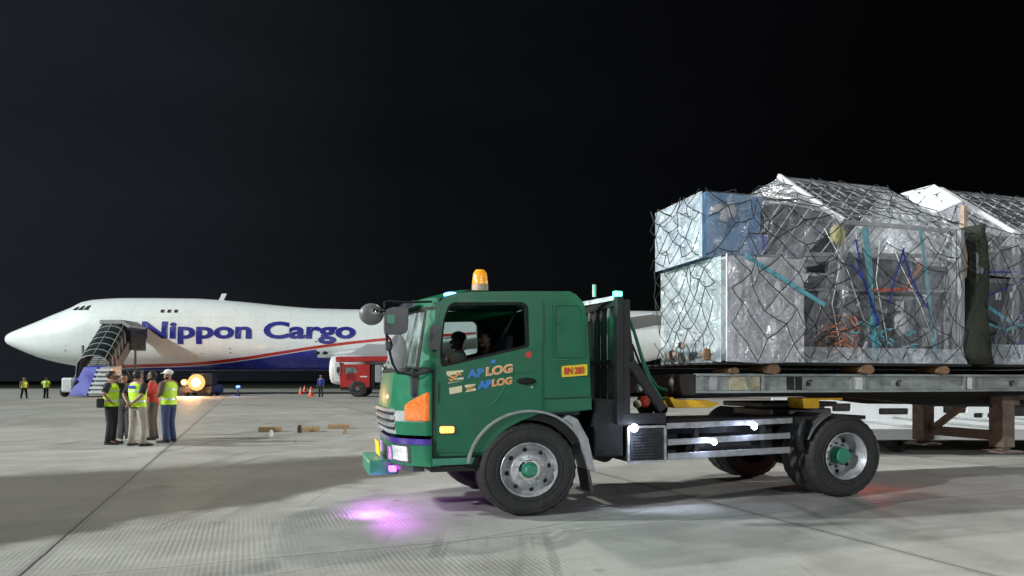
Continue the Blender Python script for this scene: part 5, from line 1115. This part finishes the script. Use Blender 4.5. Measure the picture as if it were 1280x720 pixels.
# main beams, deeper towards the rear
for y_ in (.62, 1.78):
    mb = MB(); mb.plate([(TX0+.02, ZB1-.07), (TX0+.02, 1.25), T(985, 495, .62), T(1060, 497, .62), T(1100, 500, .62), T(1165, 508, .62), (TX1, T(1280, 511, .62)[1]), (TX1, ZB1-.07)], [], y_, y_+.12); mb.build('main_beam', 'frame_dark', trl, bevel=.006)
mb = MB(); mb.plate([(TX0, ZB0), (TX1, ZB0), (TX1, 1.27), (TX0, 1.28)], [], .25, .30); mb.build('apron_skirt', 'frame_dark', trl)
for i in range(9):
    x_ = TX0+.4+i*.72; mb = MB(); mb.box(x_, x_+.08, .05, 2.48, 1.33, 1.49); mb.build('cross_member', 'frame_dark', trl)
# landing legs
near_t, near_z = T(1252, 567, .55); far_t, far_z = T(1167, 556, 1.9)
for y_, m_ in ((.55, 'rust_brown'), (1.9, 'rust_brown')):
    t_ = T(1255, 540, .55)[0]; zf_ = T(1255, 563, .55)[1]
    mb = MB(); mb.box(t_-.14, t_+.10, y_-.09, y_+.13, zf_+.05, 1.3); lg = mb.build('landing_leg', m_, trl, bevel=.01)
    mb = MB(); mb.box(t_-.09, t_+.06, y_-.05, y_+.09, zf_, zf_+.06); mb.box(t_-.22, t_+.18, y_-.16, y_+.2, zf_-.03, zf_); mb.build('foot', m_, lg, bevel=.006)
    mb = MB(); mb.bar((t_+.05, y_+.02, 1.2), (t_+.55, y_+.02, 1.25), .07); mb.box(t_-.19, t_+.15, y_-.12, y_+.15, 1.12, 1.25); mb.build('leg_bracket', m_, lg)
mb = MB(); mb.box(t_-.03, t_+.03, .64, 1.82, T(1200, 547, 1.2)[1], T(1200, 535, 1.2)[1]); mb.build('leg_cross_brace', 'rust_brown', trl, bevel=.006)
mb = MB(); mb.bar((t_, 1.75, T(1180, 535, 1.8)[1]), (t_+.0, 1.0, 1.25), .06, .10); mb.build('diagonal_brace', 'rust_brown', trl)
# timber dunnage logs between deck and pallets
for i, (px, r_) in enumerate(((917, .045), (965, .075), (1083, .075), (1178, .07))):
    t_, _ = T(px, 462, -.12); mb = MB(); rg = []
    for y_ in (-.15, .22): rg.append([(t_+r_*1.25*math.cos(2*math.pi*k/14)*(1 if k < 8 else 1.15), y_, ZB1+.001+r_*.78*(1+math.sin(2*math.pi*k/14))) for k in range(14)])
    mb.loft(rg)
    solo(mb, 'dunnage_log', 'wood_end', ['thin timber log end on the trailer deck, nearest the truck cab', 'round brown timber end under the white wrapped crate', 'round brown timber end above the rear wheel of the truck', 'round brown timber end under the rear edge of the first netted load'][i], 'timber', (t_, .0, ZB1), 'timber dunnage on the trailer deck', smooth='auto')
ZP = 1.70

# ------------------------------------------------------------------ the netted loads
def pallet(t0, t1, label, y0=-.12, y1=2.5):
    mb = MB(); mb.box(t0, t1, y0, y1, ZP-.028, ZP-.002); o = solo(mb, 'cargo_pallet', 'frame_dark', label, 'pallet', group='flat air cargo pallets under the loads', bevel=.004)
    mb = MB(); mb.box(t0+.02, t1-.02, y0-.012, y0, ZP-.03, ZP+.004); mb.build('edge_rail', 'net_cord', o); return o
def sk(label_t0, t1): pass
def crate(name, t0, t1, y0, y1, z0, z1, mat, label, cat='crate', bars=(), bulge_=0, group=None, stickers=()):
    o = thing(name, label, cat, ((t0+t1)/2, (y0+y1)/2, z0), group)
    mb = MB(); n = 8
    def face(fn): mb.grid(fn, n, n)
    def wob(p): 
        v = Vector(p)*2.3; k = bulge_*(noise.noise(v)+.5*noise.noise(v*2.7)); c = Vector(((t0+t1)/2, (y0+y1)/2, (z0+z1)/2)); d = (Vector(p)-c); d.z *= .3; d.normalize(); return tuple(Vector(p)+d*k)
    L_ = lambda a, b, u: a+(b-a)*u
    for fn in (lambda u, v: (L_(t0, t1, u), y0, L_(z0, z1, v)), lambda u, v: (L_(t0, t1, u), y1, L_(z0, z1, v)), lambda u, v: (t0, L_(y0, y1, u), L_(z0, z1, v)), lambda u, v: (t1, L_(y0, y1, u), L_(z0, z1, v)), lambda u, v: (L_(t0, t1, u), L_(y0, y1, v), z1), lambda u, v: (L_(t0, t1, u), L_(y0, y1, v), z0)):
        face((lambda f: lambda u, v: wob(f(u, v)))(fn))
    mb.build('box', mat, o, smooth='auto' if bulge_ else False, weld=True)
    for (za, zb_) in bars:
        b = MB(); b.box(t0-.004, t1+.004, y0-.012, y0-.001, za, zb_); b.build('frame_bar', 'alu_bar', o)
    for (ta, tb, za, zb_, m_) in stickers:
        b = MB(); b.box(ta, tb, y0-.014, y0-.002, za, zb_); b.build('label_sheet', m_, o)
    return o
def film_sheet(mb, c, nu=26, nv=26, amp=.03, off=(0, -.03, 0), seed=0):
    """crumpled film over the four corners c00, c10, c11, c01"""
    c = [Vector(p) for p in c]; nrm = (c[1]-c[0]).cross(c[3]-c[0]).normalized()
    if nrm.dot(Vector(off)) < 0: nrm = -nrm
    def g(u, v):
        p = c[0]*(1-u)*(1-v)+c[1]*u*(1-v)+c[2]*u*v+c[3]*(1-u)*v; q = p*3.1+Vector((seed, 0, 0))
        k = noise.noise(q)*.6+noise.noise(q*2.6)*.4+.35*noise.noise(q*6); ed = min(1, 8*min(u, 1-u, v, 1-v)); return tuple(p+Vector(off)+nrm*k*amp*ed)
    mb.grid(g, nu, nv)
def netting(patches, cell, seed, r=.0065, jit=.17, lift=.008):
    """knotted cord net laid over quads: diamond mesh, knots shifted, cords sagging a little"""
    rnd = random.Random(seed); mb = MB()
    for c, out in patches:
        c = [Vector(p) for p in c]; out = Vector(out)
        cell_ = cell*(.72 if abs(out.x) > .9 else 1); lu = ((c[1]-c[0]).length+(c[2]-c[3]).length)/2; lv = ((c[3]-c[0]).length+(c[2]-c[1]).length)/2
        nu = max(2, round(lu/cell_)); nv = max(2, round(lv/cell_/1.15)); K = {}
        for i in range(nu+1):
            for j in range(nv*2+1):
                u = (i+(.5 if j % 2 else 0))/nu; v = j/(2*nv)
                if u > 1: continue
                ju = 0 if u in (0, 1) else rnd.uniform(-jit, jit)/nu; jv = 0 if v in (0, 1) else rnd.uniform(-jit, jit)/nv
                # slow drift makes large skewed meshes as on a pulled net
                a = u+ju+.7/nu*noise.noise(Vector((u*3, v*3, seed))); b = v+jv*.6+.6/nv*noise.noise(Vector((u*3+9, v*3, seed)))
                a = max(0, min(1, a)); b = max(0, min(1, b)); K[i, j] = c[0]*(1-a)*(1-b)+c[1]*a*(1-b)+c[2]*a*b+c[3]*(1-a)*b+out*(lift+.01*rnd.random())
        for (i, j), p in K.items():
            if j % 2 == 0: nb = [(i, j+1), (i-1, j+1)]
            else: nb = [(i, j+1), (i+1, j+1)]
            for q in nb:
                if q in K and rnd.random() > .05:
                    m = (p+K[q])/2+Vector((rnd.uniform(-.2, .2)*cell*.1, 0, -cell*.04)); mb.tube([p, m, K[q]], r, 4, caps=False)
    return mb
def strap(name, pts, w, mat, par, th=.006):
    mb = MB()
    for a, b in zip(pts, pts[1:]):
        mb.bar(a, b, w if abs(Vector(b)-Vector(a)).__ne__(0) else w, th) if False else None
        a_, b_ = Vector(a), Vector(b); d = (b_-a_).normalized(); n_ = Vector((0, -1, 0)) if abs(d.y) < .9 else Vector((0, 0, 1)); s_ = d.cross(n_).normalized()*w/2; n_ = s_.cross(d).normalized()*th/2
        mb.add([a_-s_-n_, a_+s_-n_, a_+s_+n_, a_-s_+n_, b_-s_-n_, b_+s_-n_, b_+s_+n_, b_-s_+n_], [(0, 3, 2, 1), (4, 5, 6, 7), (0, 1, 5, 4), (1, 2, 6, 5), (2, 3, 7, 6), (3, 0, 4, 7)])
    return mb.build(name, mat, par)
def house(x, t0, t1, ye, yr, ze, zr, label, w=2.4, front_low=None):
    """wrapped rack with a pitched film roof: x shifts everything along the trailer"""
    o = thing('wrapped_rack', label, 'cargo rack', ((t0+t1)/2, w/2, ZP))
    P_ = [(t0, 0), (t1, 0), (t0, w), (t1, w)]
    mb = MB()
    for a, b in P_: mb.box(a-.03, a+.03, b-.0+(.02 if b == 0 else -.08), b+(.08 if b == 0 else -.02), ZP, ze)
    tm = (t0+t1)/2
    mb.box(t0-.02, t1+.02, .02, .07, ze-.05, ze); mb.box(t0-.02, t1+.02, w-.07, w-.02, ze-.05, ze)
    for k_ in range(8):
        a = t0+(t1-t0)*k_/7; b_ = min(t1, a+.0); mb.bar((a, .04, ze-.02), (b_, yr, zr-.02), .014); mb.bar((a, w-.04, ze-.02), (b_, yr, zr-.02), .014)
    for k_ in range(1, 6):
        f_ = k_/6; mb.bar((t0, yr*(1-f_)+.04*f_, zr-.02-(zr-ze)*f_), (t1, yr*(1-f_)+.04*f_, zr-.02-(zr-ze)*f_), .012)
    mb.bar((t0, yr, zr-.02), (t1, yr, zr-.02), .045); mb.build('frame', 'alu_bar', o)
    mb = MB(); film_sheet(mb, [(t0, 0, ze), (t1, 0, ze), (t1, yr, zr), (t0, yr, zr)], 30, 20, .022, (0, 0, .02), 3+x); film_sheet(mb, [(t0, w, ze), (t1, w, ze), (t1, yr, zr), (t0, yr, zr)], 20, 14, .03, (0, 0, .02), 5+x)
    mb.build('roof_film', 'clear_film', o, smooth=True)
    mb = MB(); film_sheet(mb, [(t1, 0, ZP), (t1, w, ZP), (t1, w, ze), (t1, 0, ze)], 16, 16, .03, (.03, 0, 0), 4); film_sheet(mb, [(t0, w, ZP), (t1, w, ZP), (t1, w, ze), (t0, w, ze)], 16, 16, .03, (0, .03, 0), 4)
    mb.grid(lambda u, v: (t1+.01, 0+(yr)*u if True else 0, ze+(zr-ze)*u*v), 6, 3); mb.grid(lambda u, v: (t1+.01, w-(w-yr)*u, ze+(zr-ze)*u*v), 6, 3)
    mb.build('end_film', 'wrap_film', o, smooth=True)
    return o
pal1 = pallet(T(822, 455, .9)[0]+.2 if False else 2.2, 6.18, 'thin dark aluminium pallet under the first netted load')
# white wrapped crate (front low), blue carton stack on it
AX0, AX1, AY0 = 2.33, 3.38, -.2
cw = crate('wrapped_crate', AX0, AX1, AY0, 1.2, ZP, 2.93, 'crate_pale', 'white film wrapped crate at the front bottom of the load, below the blue carton', 'crate', bulge_=.09)
mb = MB(); film_sheet(mb, [(AX0, AY0, ZP), (AX1, AY0, ZP), (AX1, AY0, 2.93), (AX0, AY0, 2.93)], 30, 34, .055, (0, -.05, 0), 1); mb.build('front_wrap', 'wrap_film', cw, smooth=True)
mb = MB(); film_sheet(mb, [(AX0, AY0, ZP), (AX0, 1.2, ZP), (AX0, 1.2, 2.93), (AX0, AY0, 2.93)], 34, 34, .09, (-.06, 0, 0), 2); film_sheet(mb, [(AX0-.03, AY0-.03, 2.93), (AX1, AY0-.03, 2.93), (AX1, 1.2, 2.93), (AX0-.03, 1.2, 2.93)], 20, 20, .05, (0, 0, .03), 6); mb.build('side_wrap', 'wrap_film_thick', cw, smooth=True)
mb = MB(); mb.loft([[(AX0-.02+dx, AY0-.05+dy, z) for dx, dy in ((0, 0), (.012, -.003), (.013, .02), (0, .02))] for z in (ZP, 2.3, 2.95)]); mb.build('corner_guard', 'crate_white', cw, bevel=.01)
def blob(px, py, y, r, m_, par, name='patch', sc=(1, .3, 1.3)):
    t_, z_ = T(px, py, y); mb = MB(); mb.ball((t_, y, z_), r, sc, 14, 10, lambda p: 1+.35*noise.noise(p*3+Vector((px, 0, 0)))); return mb.build(name, m_, par, smooth=True)
blob(883.5, 443, -.3, .055, 'wood_end', cw, 'tie_down_fitting')
blob(840, 444, .6, .07, 'brown_patch', cw, 'brown_tape', (.6, 1.4, .9)); blob(852, 432, .3, .05, 'brown_patch', cw, 'brown_tape', (.6, 1.4, .9))
BX0, BX1 = 2.2, 2.98
cb = crate('blue_carton', BX0, BX1, .02, 1.15, 2.96, 3.71, 'carton_blue', 'blue printed carton wrapped in film on top of the white crate', 'carton', bulge_=.05)
mb = MB()
for px, py, s in ((900, 260, .07), (912, 264, .09), (907, 272, .06), (893, 262, .04), (915, 256, .05)):
    t_, z_ = T(px, py, -.01); mb.ball((t_, .005, z_), s, (1.3, .12, .8), 12, 8, lambda p: 1+.3*noise.noise(p*4))
mb.build('pale_print', 'crate_pale', cb, smooth=True)
mb = MB(); film_sheet(mb, [(BX0, .02, 2.94), (BX0, 1.15, 2.94), (BX0, 1.15, 3.73), (BX0, .02, 3.73)], 26, 26, .06, (-.04, 0, 0), 11); mb.build('side_wrap', 'wrap_film_mid', cb, smooth=True)
mb = MB(); film_sheet(mb, [(BX0, .02, 2.94), (BX1, .02, 2.94), (BX1, .02, 3.73), (BX0, .02, 3.73)], 22, 22, .03, (0, -.03, 0), 12); mb.build('front_wrap', 'roof_film', cb, smooth=True)
# pitched wrapped rack
h1 = house(0, 4.2, 6.1, 0, 1.2, 3.53, 4.40, 'tall film wrapped rack with a pitched clear roof at the rear of the first load')
mb = MB(); film_sheet(mb, [(3.38, .0, ZP), (6.1, .0, ZP), (6.1, .0, 3.53), (4.2, .0, 3.53)], 50, 40, .035, (0, -.03, 0), 7); mb.build('front_film', 'clear_film', h1, smooth=True)
# film tent from the blue carton up to the ridge
mb = MB(); film_sheet(mb, [(3.0, -.0, 2.93), (3.4, .0, 2.9), (4.2, .0, 3.53), (2.98, .02, 3.70)], 24, 24, .06, (0, -.02, 0), 8)
film_sheet(mb, [(2.98, .02, 3.72), (4.2, .0, 3.53), (4.2, 1.2, 4.4), (2.98, 1.15, 3.72)], 30, 24, .05, (0, 0, .01), 13); mb.build('front_tent_film', 'tent_film', h1, smooth=True)
mb = MB(); mb.bar((4.17, -.03, 3.5), (4.17, 1.2, 4.42), .05, .06); mb.build('gable_tape', 'crate_white', h1)
# crates inside the rack
ST_ = [('crate_grey', 3.42, 4.28, 1.86, 2.86), ('crate_grey', 4.32, 4.98, 1.86, 2.62), ('crate_grey', 5.02, 5.62, 1.86, 2.62), ('crate_grey', 5.66, 6.06, 1.86, 3.1), ('crate_grey', 4.32, 5.62, 2.66, 3.16)]
lb = ['dark grey wrapped case beside the white crate, with a small white label', 'dark wrapped case behind the orange coiled rope', 'dark wrapped case between the two upright teal straps', 'tall dark wrapped case at the rear corner of the first load', 'wide dark wrapped case below the roof of the first load']
for i, (m_, a, b, z0, z1) in enumerate(ST_):
    st = []
    if i == 0: st = [(a+.12, a+.34, z1-.14, z1-.03, 'sticker'), (a+.5, a+.68, z1-.33, z1-.22, 'crate_pale')]
    if i == 3: st = [(a+.06, a+.2, 2.55, 2.66, 'sticker'), (a+.05, a+.3, 1.95, 2.2, 'crate_pale')]
    if i == 2: st = [(a+.2, a+.34, 2.42, 2.55, 'sticker')]
    crate('equipment_case', a, b, .14+.03*i, 2.2, z0, z1, m_, lb[i], 'case', stickers=st, bars=((z1-.05, z1-.01),))
mb = MB(); mb.box(3.4, 6.08, .1, 2.3, ZP, 1.85); solo(mb, 'timber_skid', 'crate_pale', 'pale skid boards under the dark cases of the first load', 'skid')
# light bars across the front of the rack
for py in (318, 362):
    a, b = T(1000, py, .1), T(1196, py+2, .1); mb = MB(); mb.bar((a[0], .1, a[1]), (b[0], .1, b[1]), .03, .05 if py == 318 else .03); mb.build('cross_bar', 'alu_bar', h1)
def sp_(pts, y=-.015): return [(T(a, b, y)[0], y, T(a, b, y)[1]) for a, b in pts]
strap('teal_strap', sp_([(1081, 284), (1086, 330), (1091, 390), (1096, 452)]), .10, 'teal_strap', h1)
strap('teal_strap', sp_([(1150, 286), (1158, 340), (1164, 400), (1170, 448)]), .055, 'teal_strap', h1)
strap('teal_strap', sp_([(932, 319), (960, 337), (1000, 362), (1031, 381)], -.27), .05, 'teal_strap', cw)
for pts in ([(1070, 300), (1078, 345), (1088, 375), (1098, 408)], [(1064, 330), (1080, 350), (1100, 405)], [(1130, 310), (1118, 350), (1112, 380)], [(1128, 312), (1142, 355), (1160, 385)]): strap('blue_strap', sp_(pts, -.05), .022, 'blue_strap', h1)
for pts in ([(1030, 285), (1060, 340), (1080, 400)], [(1110, 290), (1125, 330), (1150, 380), (1165, 420)], [(1050, 330), (1040, 380), (1052, 440)], [(1100, 300), (1095, 350), (1110, 430)]):
    mb = MB(); mb.tube(sp_(pts, -.045), .006, 5); mb.build('white_cord', 'sticker', h1, smooth=True)
strap('orange_strap', sp_([(1088, 363.5), (1110, 362), (1137, 362)]), .045, 'orange_strap', h1)
strap('orange_strap', sp_([(1130, 360), (1142, 345), (1154, 328)]), .05, 'rope_orange', h1)
blob(1047, 293, .0, .11, 'yellow_cloth', h1, 'cloth_pad', (1, .5, 1.2)); blob(1158, 268, .3, .02, 'teal_strap', h1, 'tape', (1, .3, 1))
# tangled orange rope and teal scraps
rnd = random.Random(4); mb = MB()
cx, cz = T(1048, 425, -.02)
for k in range(16):
    r_ = rnd.uniform(.08, .26); ox, oz = rnd.uniform(-.12, .12), rnd.uniform(-.18, .16); ph = rnd.uniform(0, 6.3)
    mb.tube([(cx+ox+r_*math.cos(ph+a*.5)*(1+.2*math.sin(a*3+k)), -.02+.03*math.sin(a+k), cz+oz+r_*.8*math.sin(ph+a*.5)) for a in range(rnd.randint(5, 11))], .013, 6)
o = solo(mb, 'coiled_rope', 'rope_orange', 'tangled orange-brown rope lying against the dark case under the net', 'rope', smooth=True)
for k in range(22):
    px, py = rnd.uniform(1060, 1140), rnd.uniform(405, 448); a = sp_([(px, py)], -.04)[0]; an = rnd.uniform(-1, 1); L_ = rnd.uniform(.06, .17); d = Vector((math.cos(an), 0, math.sin(an)))*L_
    mb = MB(); mb.bar(a, tuple(Vector(a)+d), .02, .02); mb.build('teal_lashing', 'teal_strap', h1)
for k in range(14):
    px, py = rnd.uniform(1040, 1185), rnd.uniform(380, 446); a = sp_([(px, py)], -.02)[0]; an = rnd.uniform(-1.4, 1.4); L_ = rnd.uniform(.05, .14); d = Vector((math.cos(an), 0, math.sin(an)))*L_
    mb = MB(); mb.bar(a, tuple(Vector(a)+d), .03, .02); mb.build('pale_scrap', 'crate_pale', h1)
blob(1127, 405, -.0, .12, 'crate_pale', h1, 'white_bundle', (1, .4, 1.3))
# crumpled film foot along the bottom
mb = MB(); film_sheet(mb, [(3.36, -.10, ZP), (6.1, -.10, ZP), (6.1, -.03, 1.9), (3.36, -.03, 1.9)], 60, 8, .06, (0, -.03, 0), 21); mb.build('bottom_wrap', 'wrap_film_thick', h1, smooth=True)
mb = MB(); mb.box(6.07, 6.13, -.06, .0, ZP, 3.5); mb.build('rear_corner_post', 'alu_bar', h1)
n1 = netting([([(AX0, AY0-.1, ZP), (AX1, AY0-.1, ZP), (AX1, AY0-.1, 2.95), (AX0, AY0-.1, 2.95)], (0, -1, 0)),
    ([(AX0-.14, AY0, ZP), (AX0-.12, 1.25, ZP), (AX0-.12, 1.25, 2.97), (AX0-.12, AY0, 2.97)], (-1, 0, 0)),
    ([(BX0-.09, .0, 2.96), (BX0-.09, 1.18, 2.96), (BX0-.08, 1.18, 3.75), (BX0-.08, .0, 3.75)], (-1, 0, 0)),
    ([(BX0-.05, -.06, 2.96), (4.2, -.06, 2.93), (4.2, -.06, 3.55), (BX0-.05, -.04, 3.74)], (0, -1, 0)),
    ([(2.95, .0, 3.76), (4.2, -.03, 3.57), (4.2, 1.2, 4.44), (2.98, 1.15, 3.78)], (0, -.3, 1)),
    ([(BX0, .0, 3.76), (2.95, .0, 3.76), (2.98, 1.15, 3.78), (BX0, 1.15, 3.76)], (0, 0, 1)),
    ([(AX1, -.09, ZP), (6.15, -.09, ZP), (6.15, -.09, 3.53), (AX1, -.09, 2.95)], (0, -1, 0)),
    ([(4.2, -.05, 3.56), (6.12, -.05, 3.56), (6.12, 1.2, 4.43), (4.2, 1.2, 4.43)], (0, -.5, 1)),
    ([(6.2, 0, ZP), (6.2, 2.4, ZP), (6.2, 2.4, 3.5), (6.2, 0, 3.5)], (1, 0, 0))], .38, 5, r=.0062)
solo(n1, 'cargo_net', 'net_cord', 'black knotted cargo net pulled over the whole first load, the one with the blue carton', 'cargo net', (4.2, 1.2, ZP))
# second load
pal2 = pallet(6.36, 10.2, 'thin dark aluminium pallet under the second netted load')
h2 = house(20, 7.2, 9.4, 0, 1.2, 3.53, 4.46, 'second film wrapped rack with a pitched roof at the edge of the frame')
mb = MB(); film_sheet(mb, [(6.6, .0, ZP), (9.4, .0, ZP), (9.4, .0, 3.53), (7.2, .0, 3.53)], 44, 40, .035, (0, -.03, 0), 27); mb.build('front_film', 'clear_film', h2, smooth=True)
mb = MB(); film_sheet(mb, [(6.45, .05, 2.95), (7.2, .0, 2.9), (7.2, .0, 3.53), (6.5, .1, 3.6)], 20, 20, .05, (0, -.02, 0), 28); mb.build('front_tent_film', 'tent_film', h2, smooth=True)
mb = MB(); mb.bar((7.17, -.03, 3.5), (7.17, 1.2, 4.48), .05, .06); mb.build('gable_tape', 'crate_white', h2)
# white sheet: over the upper front box of load two
q = [T(1125, 243, 1.95), T(1165, 270, .8), T(1203, 253, .62), T(1167, 231.5, 1.2)]; ys = (1.95, .8, .62, 1.2)
cpts = [(q[i][0], ys[i], q[i][1]) for i in range(4)]
mb = MB(); film_sheet(mb, cpts, 16, 16, .03, (0, -.01, .01), 31); mb.build('white_sheet', 'crate_white', h2, smooth=True, solid=.012)
mb = MB(); film_sheet(mb, [cpts[1], cpts[2], (7.15, .05, 3.5), (6.55, .1, 3.45)], 14, 14, .04, (0, -.01, .0), 32); film_sheet(mb, [(6.42, .1, 1.75), (6.42, 2.1, 1.75), cpts[0], cpts[1]], 20, 26, .05, (-.03, 0, 0), 33); mb.build('side_wrap', 'wrap_film', h2, smooth=True)
# timber upright and dark cases
mb = MB(); a = T(1203, 258, .2); mb.box(a[0]-.03, a[0]+.03, .15, .22, 2.9, a[1]); mb.build('timber_upright', 'brown_patch', h2)
cs = crate('equipment_case', 6.62, 9.3, .16, 2.1, 1.9, 2.92, 'crate_grey', 'long dark case of the second load with three small white labels', 'case', stickers=[(T(1244, 0, .15)[0], T(1251, 0, .15)[0], T(0+640, 0)[1]*0+2.62, 2.74, 'sticker'), (T(1262, 0, .15)[0], T(1273, 0, .15)[0], 2.66, 2.74, 'sticker'), (T(1264, 0, .15)[0], T(1277, 0, .15)[0], 2.36, 2.42, 'sticker')], bars=((2.86, 2.92),))
crate('equipment_case', 6.9, 9.3, .2, 2.1, 2.96, 3.4, 'crate_grey', 'upper dark case of the second load, just under its roof', 'case', bars=((2.97, 3.0),))
mb = MB(); film_sheet(mb, [(6.5, -.10, ZP), (9.4, -.10, ZP), (9.4, -.03, 1.98), (6.5, -.03, 1.98)], 60, 8, .07, (0, -.03, 0), 41); mb.build('bottom_wrap', 'wrap_film_thick', h2, smooth=True)
mb = MB(); mb.box(6.6, 9.3, .12, 2.2, ZP, 1.89); solo(mb, 'timber_skid', 'crate_pale', 'pale skid boards under the long dark case of the second load', 'skid')
strap('teal_strap', sp_([(1236, 384), (1256, 398), (1290, 415)]), .05, 'teal_strap', h2); strap('teal_strap', sp_([(1236, 405), (1256, 412), (1290, 404)]), .035, 'teal_strap', h2)
for pts in ([(1232, 372), (1290, 345)], [(1232, 340), (1290, 340)], [(1240, 425), (1290, 385)], [(1250, 450), (1285, 420)]): strap('blue_strap', sp_(pts), .018, 'blue_strap', h2)
# mossy olive tarpaulin bundled between the loads
ot = MB(); rg = []
for i in range(15):
    u = i/14; py = 285+u*172; w = 10+26*min(1, u*2.2)*(.85+.12*math.sin(u*9)); c = 1214+3*math.sin(u*7)-6*(1-u); y_ = .12+.12*math.sin(u*5); a, z_ = T(c, py, y_); hw = w/2*.0125
    rg.append([(a+hw*math.cos(2*math.pi*k/22)*(1+.3*noise.noise(Vector((k*.7, u*6, 1)))), y_+.25*math.sin(2*math.pi*k/22)*(1+.3*noise.noise(Vector((k*.9, u*7, 4)))), max(ZP+.003, z_)) for k in range(22)])
ot.loft(rg); solo(ot, 'bundled_tarpaulin', 'olive_tarp', 'dark mossy green bundled tarpaulin hanging between the two netted loads', 'tarpaulin', smooth=True)
n2 = netting([([(6.55, -.09, ZP), (9.5, -.09, ZP), (9.5, -.09, 3.53), (6.55, -.09, 3.4)], (0, -1, 0)), ([(7.2, -.05, 3.56), (9.5, -.05, 3.56), (9.5, 1.2, 4.49), (7.2, 1.2, 4.49)], (0, -.5, 1)),
    ([cpts[1], cpts[2], cpts[3], cpts[0]], (0, -.3, 1)), ([(6.35, -.05, ZP), (6.35, 2.1, ZP), cpts[0], cpts[1]], (-1, 0, 0)), ([cpts[1], cpts[2], (7.2, -.05, 3.5), (6.5, -.05, 3.4)], (0, -1, .3))], .38, 9, r=.0062)
solo(n2, 'cargo_net', 'net_cord', 'black knotted cargo net over the second load at the edge of the frame', 'cargo net', (7.6, 1.2, ZP))

# ------------------------------------------------------------------ white dollies behind the trailer
DY0, DY1 = 13.6, 17.6
dl = thing('cargo_dolly', 'long low white cargo dolly with a raised slotted side, behind the trailer', 'dolly', (10.5, 15.6, 0), frame=False)
mb = MB(); mb.box(6.6, 16.5, DY0, DY1, .42, .50); mb.box(6.6, 16.5, DY0-.03, DY0+.05, .30, .52); mb.build('deck', 'white_paint', dl, bevel=.01)
kx = DY1/FPX
def dx(px): return (px-640)*kx
def dz(py): return H+(HOR-py)*kx
holes = []
for a, b, c_, d_ in ((1012, 1030, 505, 516), (1038, 1062, 504, 514), (1096, 1134, 510, 518), (1143, 1160, 510, 519), (1176, 1206, 505, 516), (1214, 1227, 516, 522), (1231, 1245, 516, 522), (1262, 1290, 508, 520)): holes.append(rc([(dx(a), dz(d_)), (dx(b), dz(d_)), (dx(b), dz(c_)), (dx(a), dz(c_))], .05))
mb = MB(); mb.plate([(6.7, .5), (16.4, .5), (16.4, dz(497)), (6.7, dz(497))], holes, DY1-.1, DY1-.02); mb.build('slotted_side', 'white_paint', dl, bevel=.01)
mb = MB(); mb.box(6.8, 16.3, DY1+.0, DY1+.12, .3, .9); mb.build('dark_backing', 'frame_dark', dl)  # added dark sheet behind the slots so the openings read black
for i in range(7):
    mb = MB(); mb.tube([(6.8+i*1.5, DY0+.1, .53), (6.8+i*1.5, DY1-.15, .53)], .025, 8); mb.build('roller', 'fender_grey', dl, smooth=True)
mb = MB(); mb.box(7.2, 16, DY0+.8, DY0+.95, .25, .42); mb.box(7.2, 16, DY1-.95, DY1-.8, .25, .42); mb.build('chassis', 'frame_dark', dl)
for x_ in (8.0, 11.2, 14.8):
    for y_ in (DY0+.5, DY1-.6):
        mb = MB(); mb.lathe([(.05, -.06), (.16, -.06), (.2, -.02), (.2, .06), (.16, .1), (.05, .1)], (x_, y_, .2), 'y', 20); mb.build('castor_wheel', 'rubber', dl, smooth='auto')
mb = MB(); X_ = (1151-640)*13.5/FPX; mb.box(X_-.12, X_+.12, 13.45, 13.56, .42, .53); mb.build('end_stop', 'dark_gap', dl)
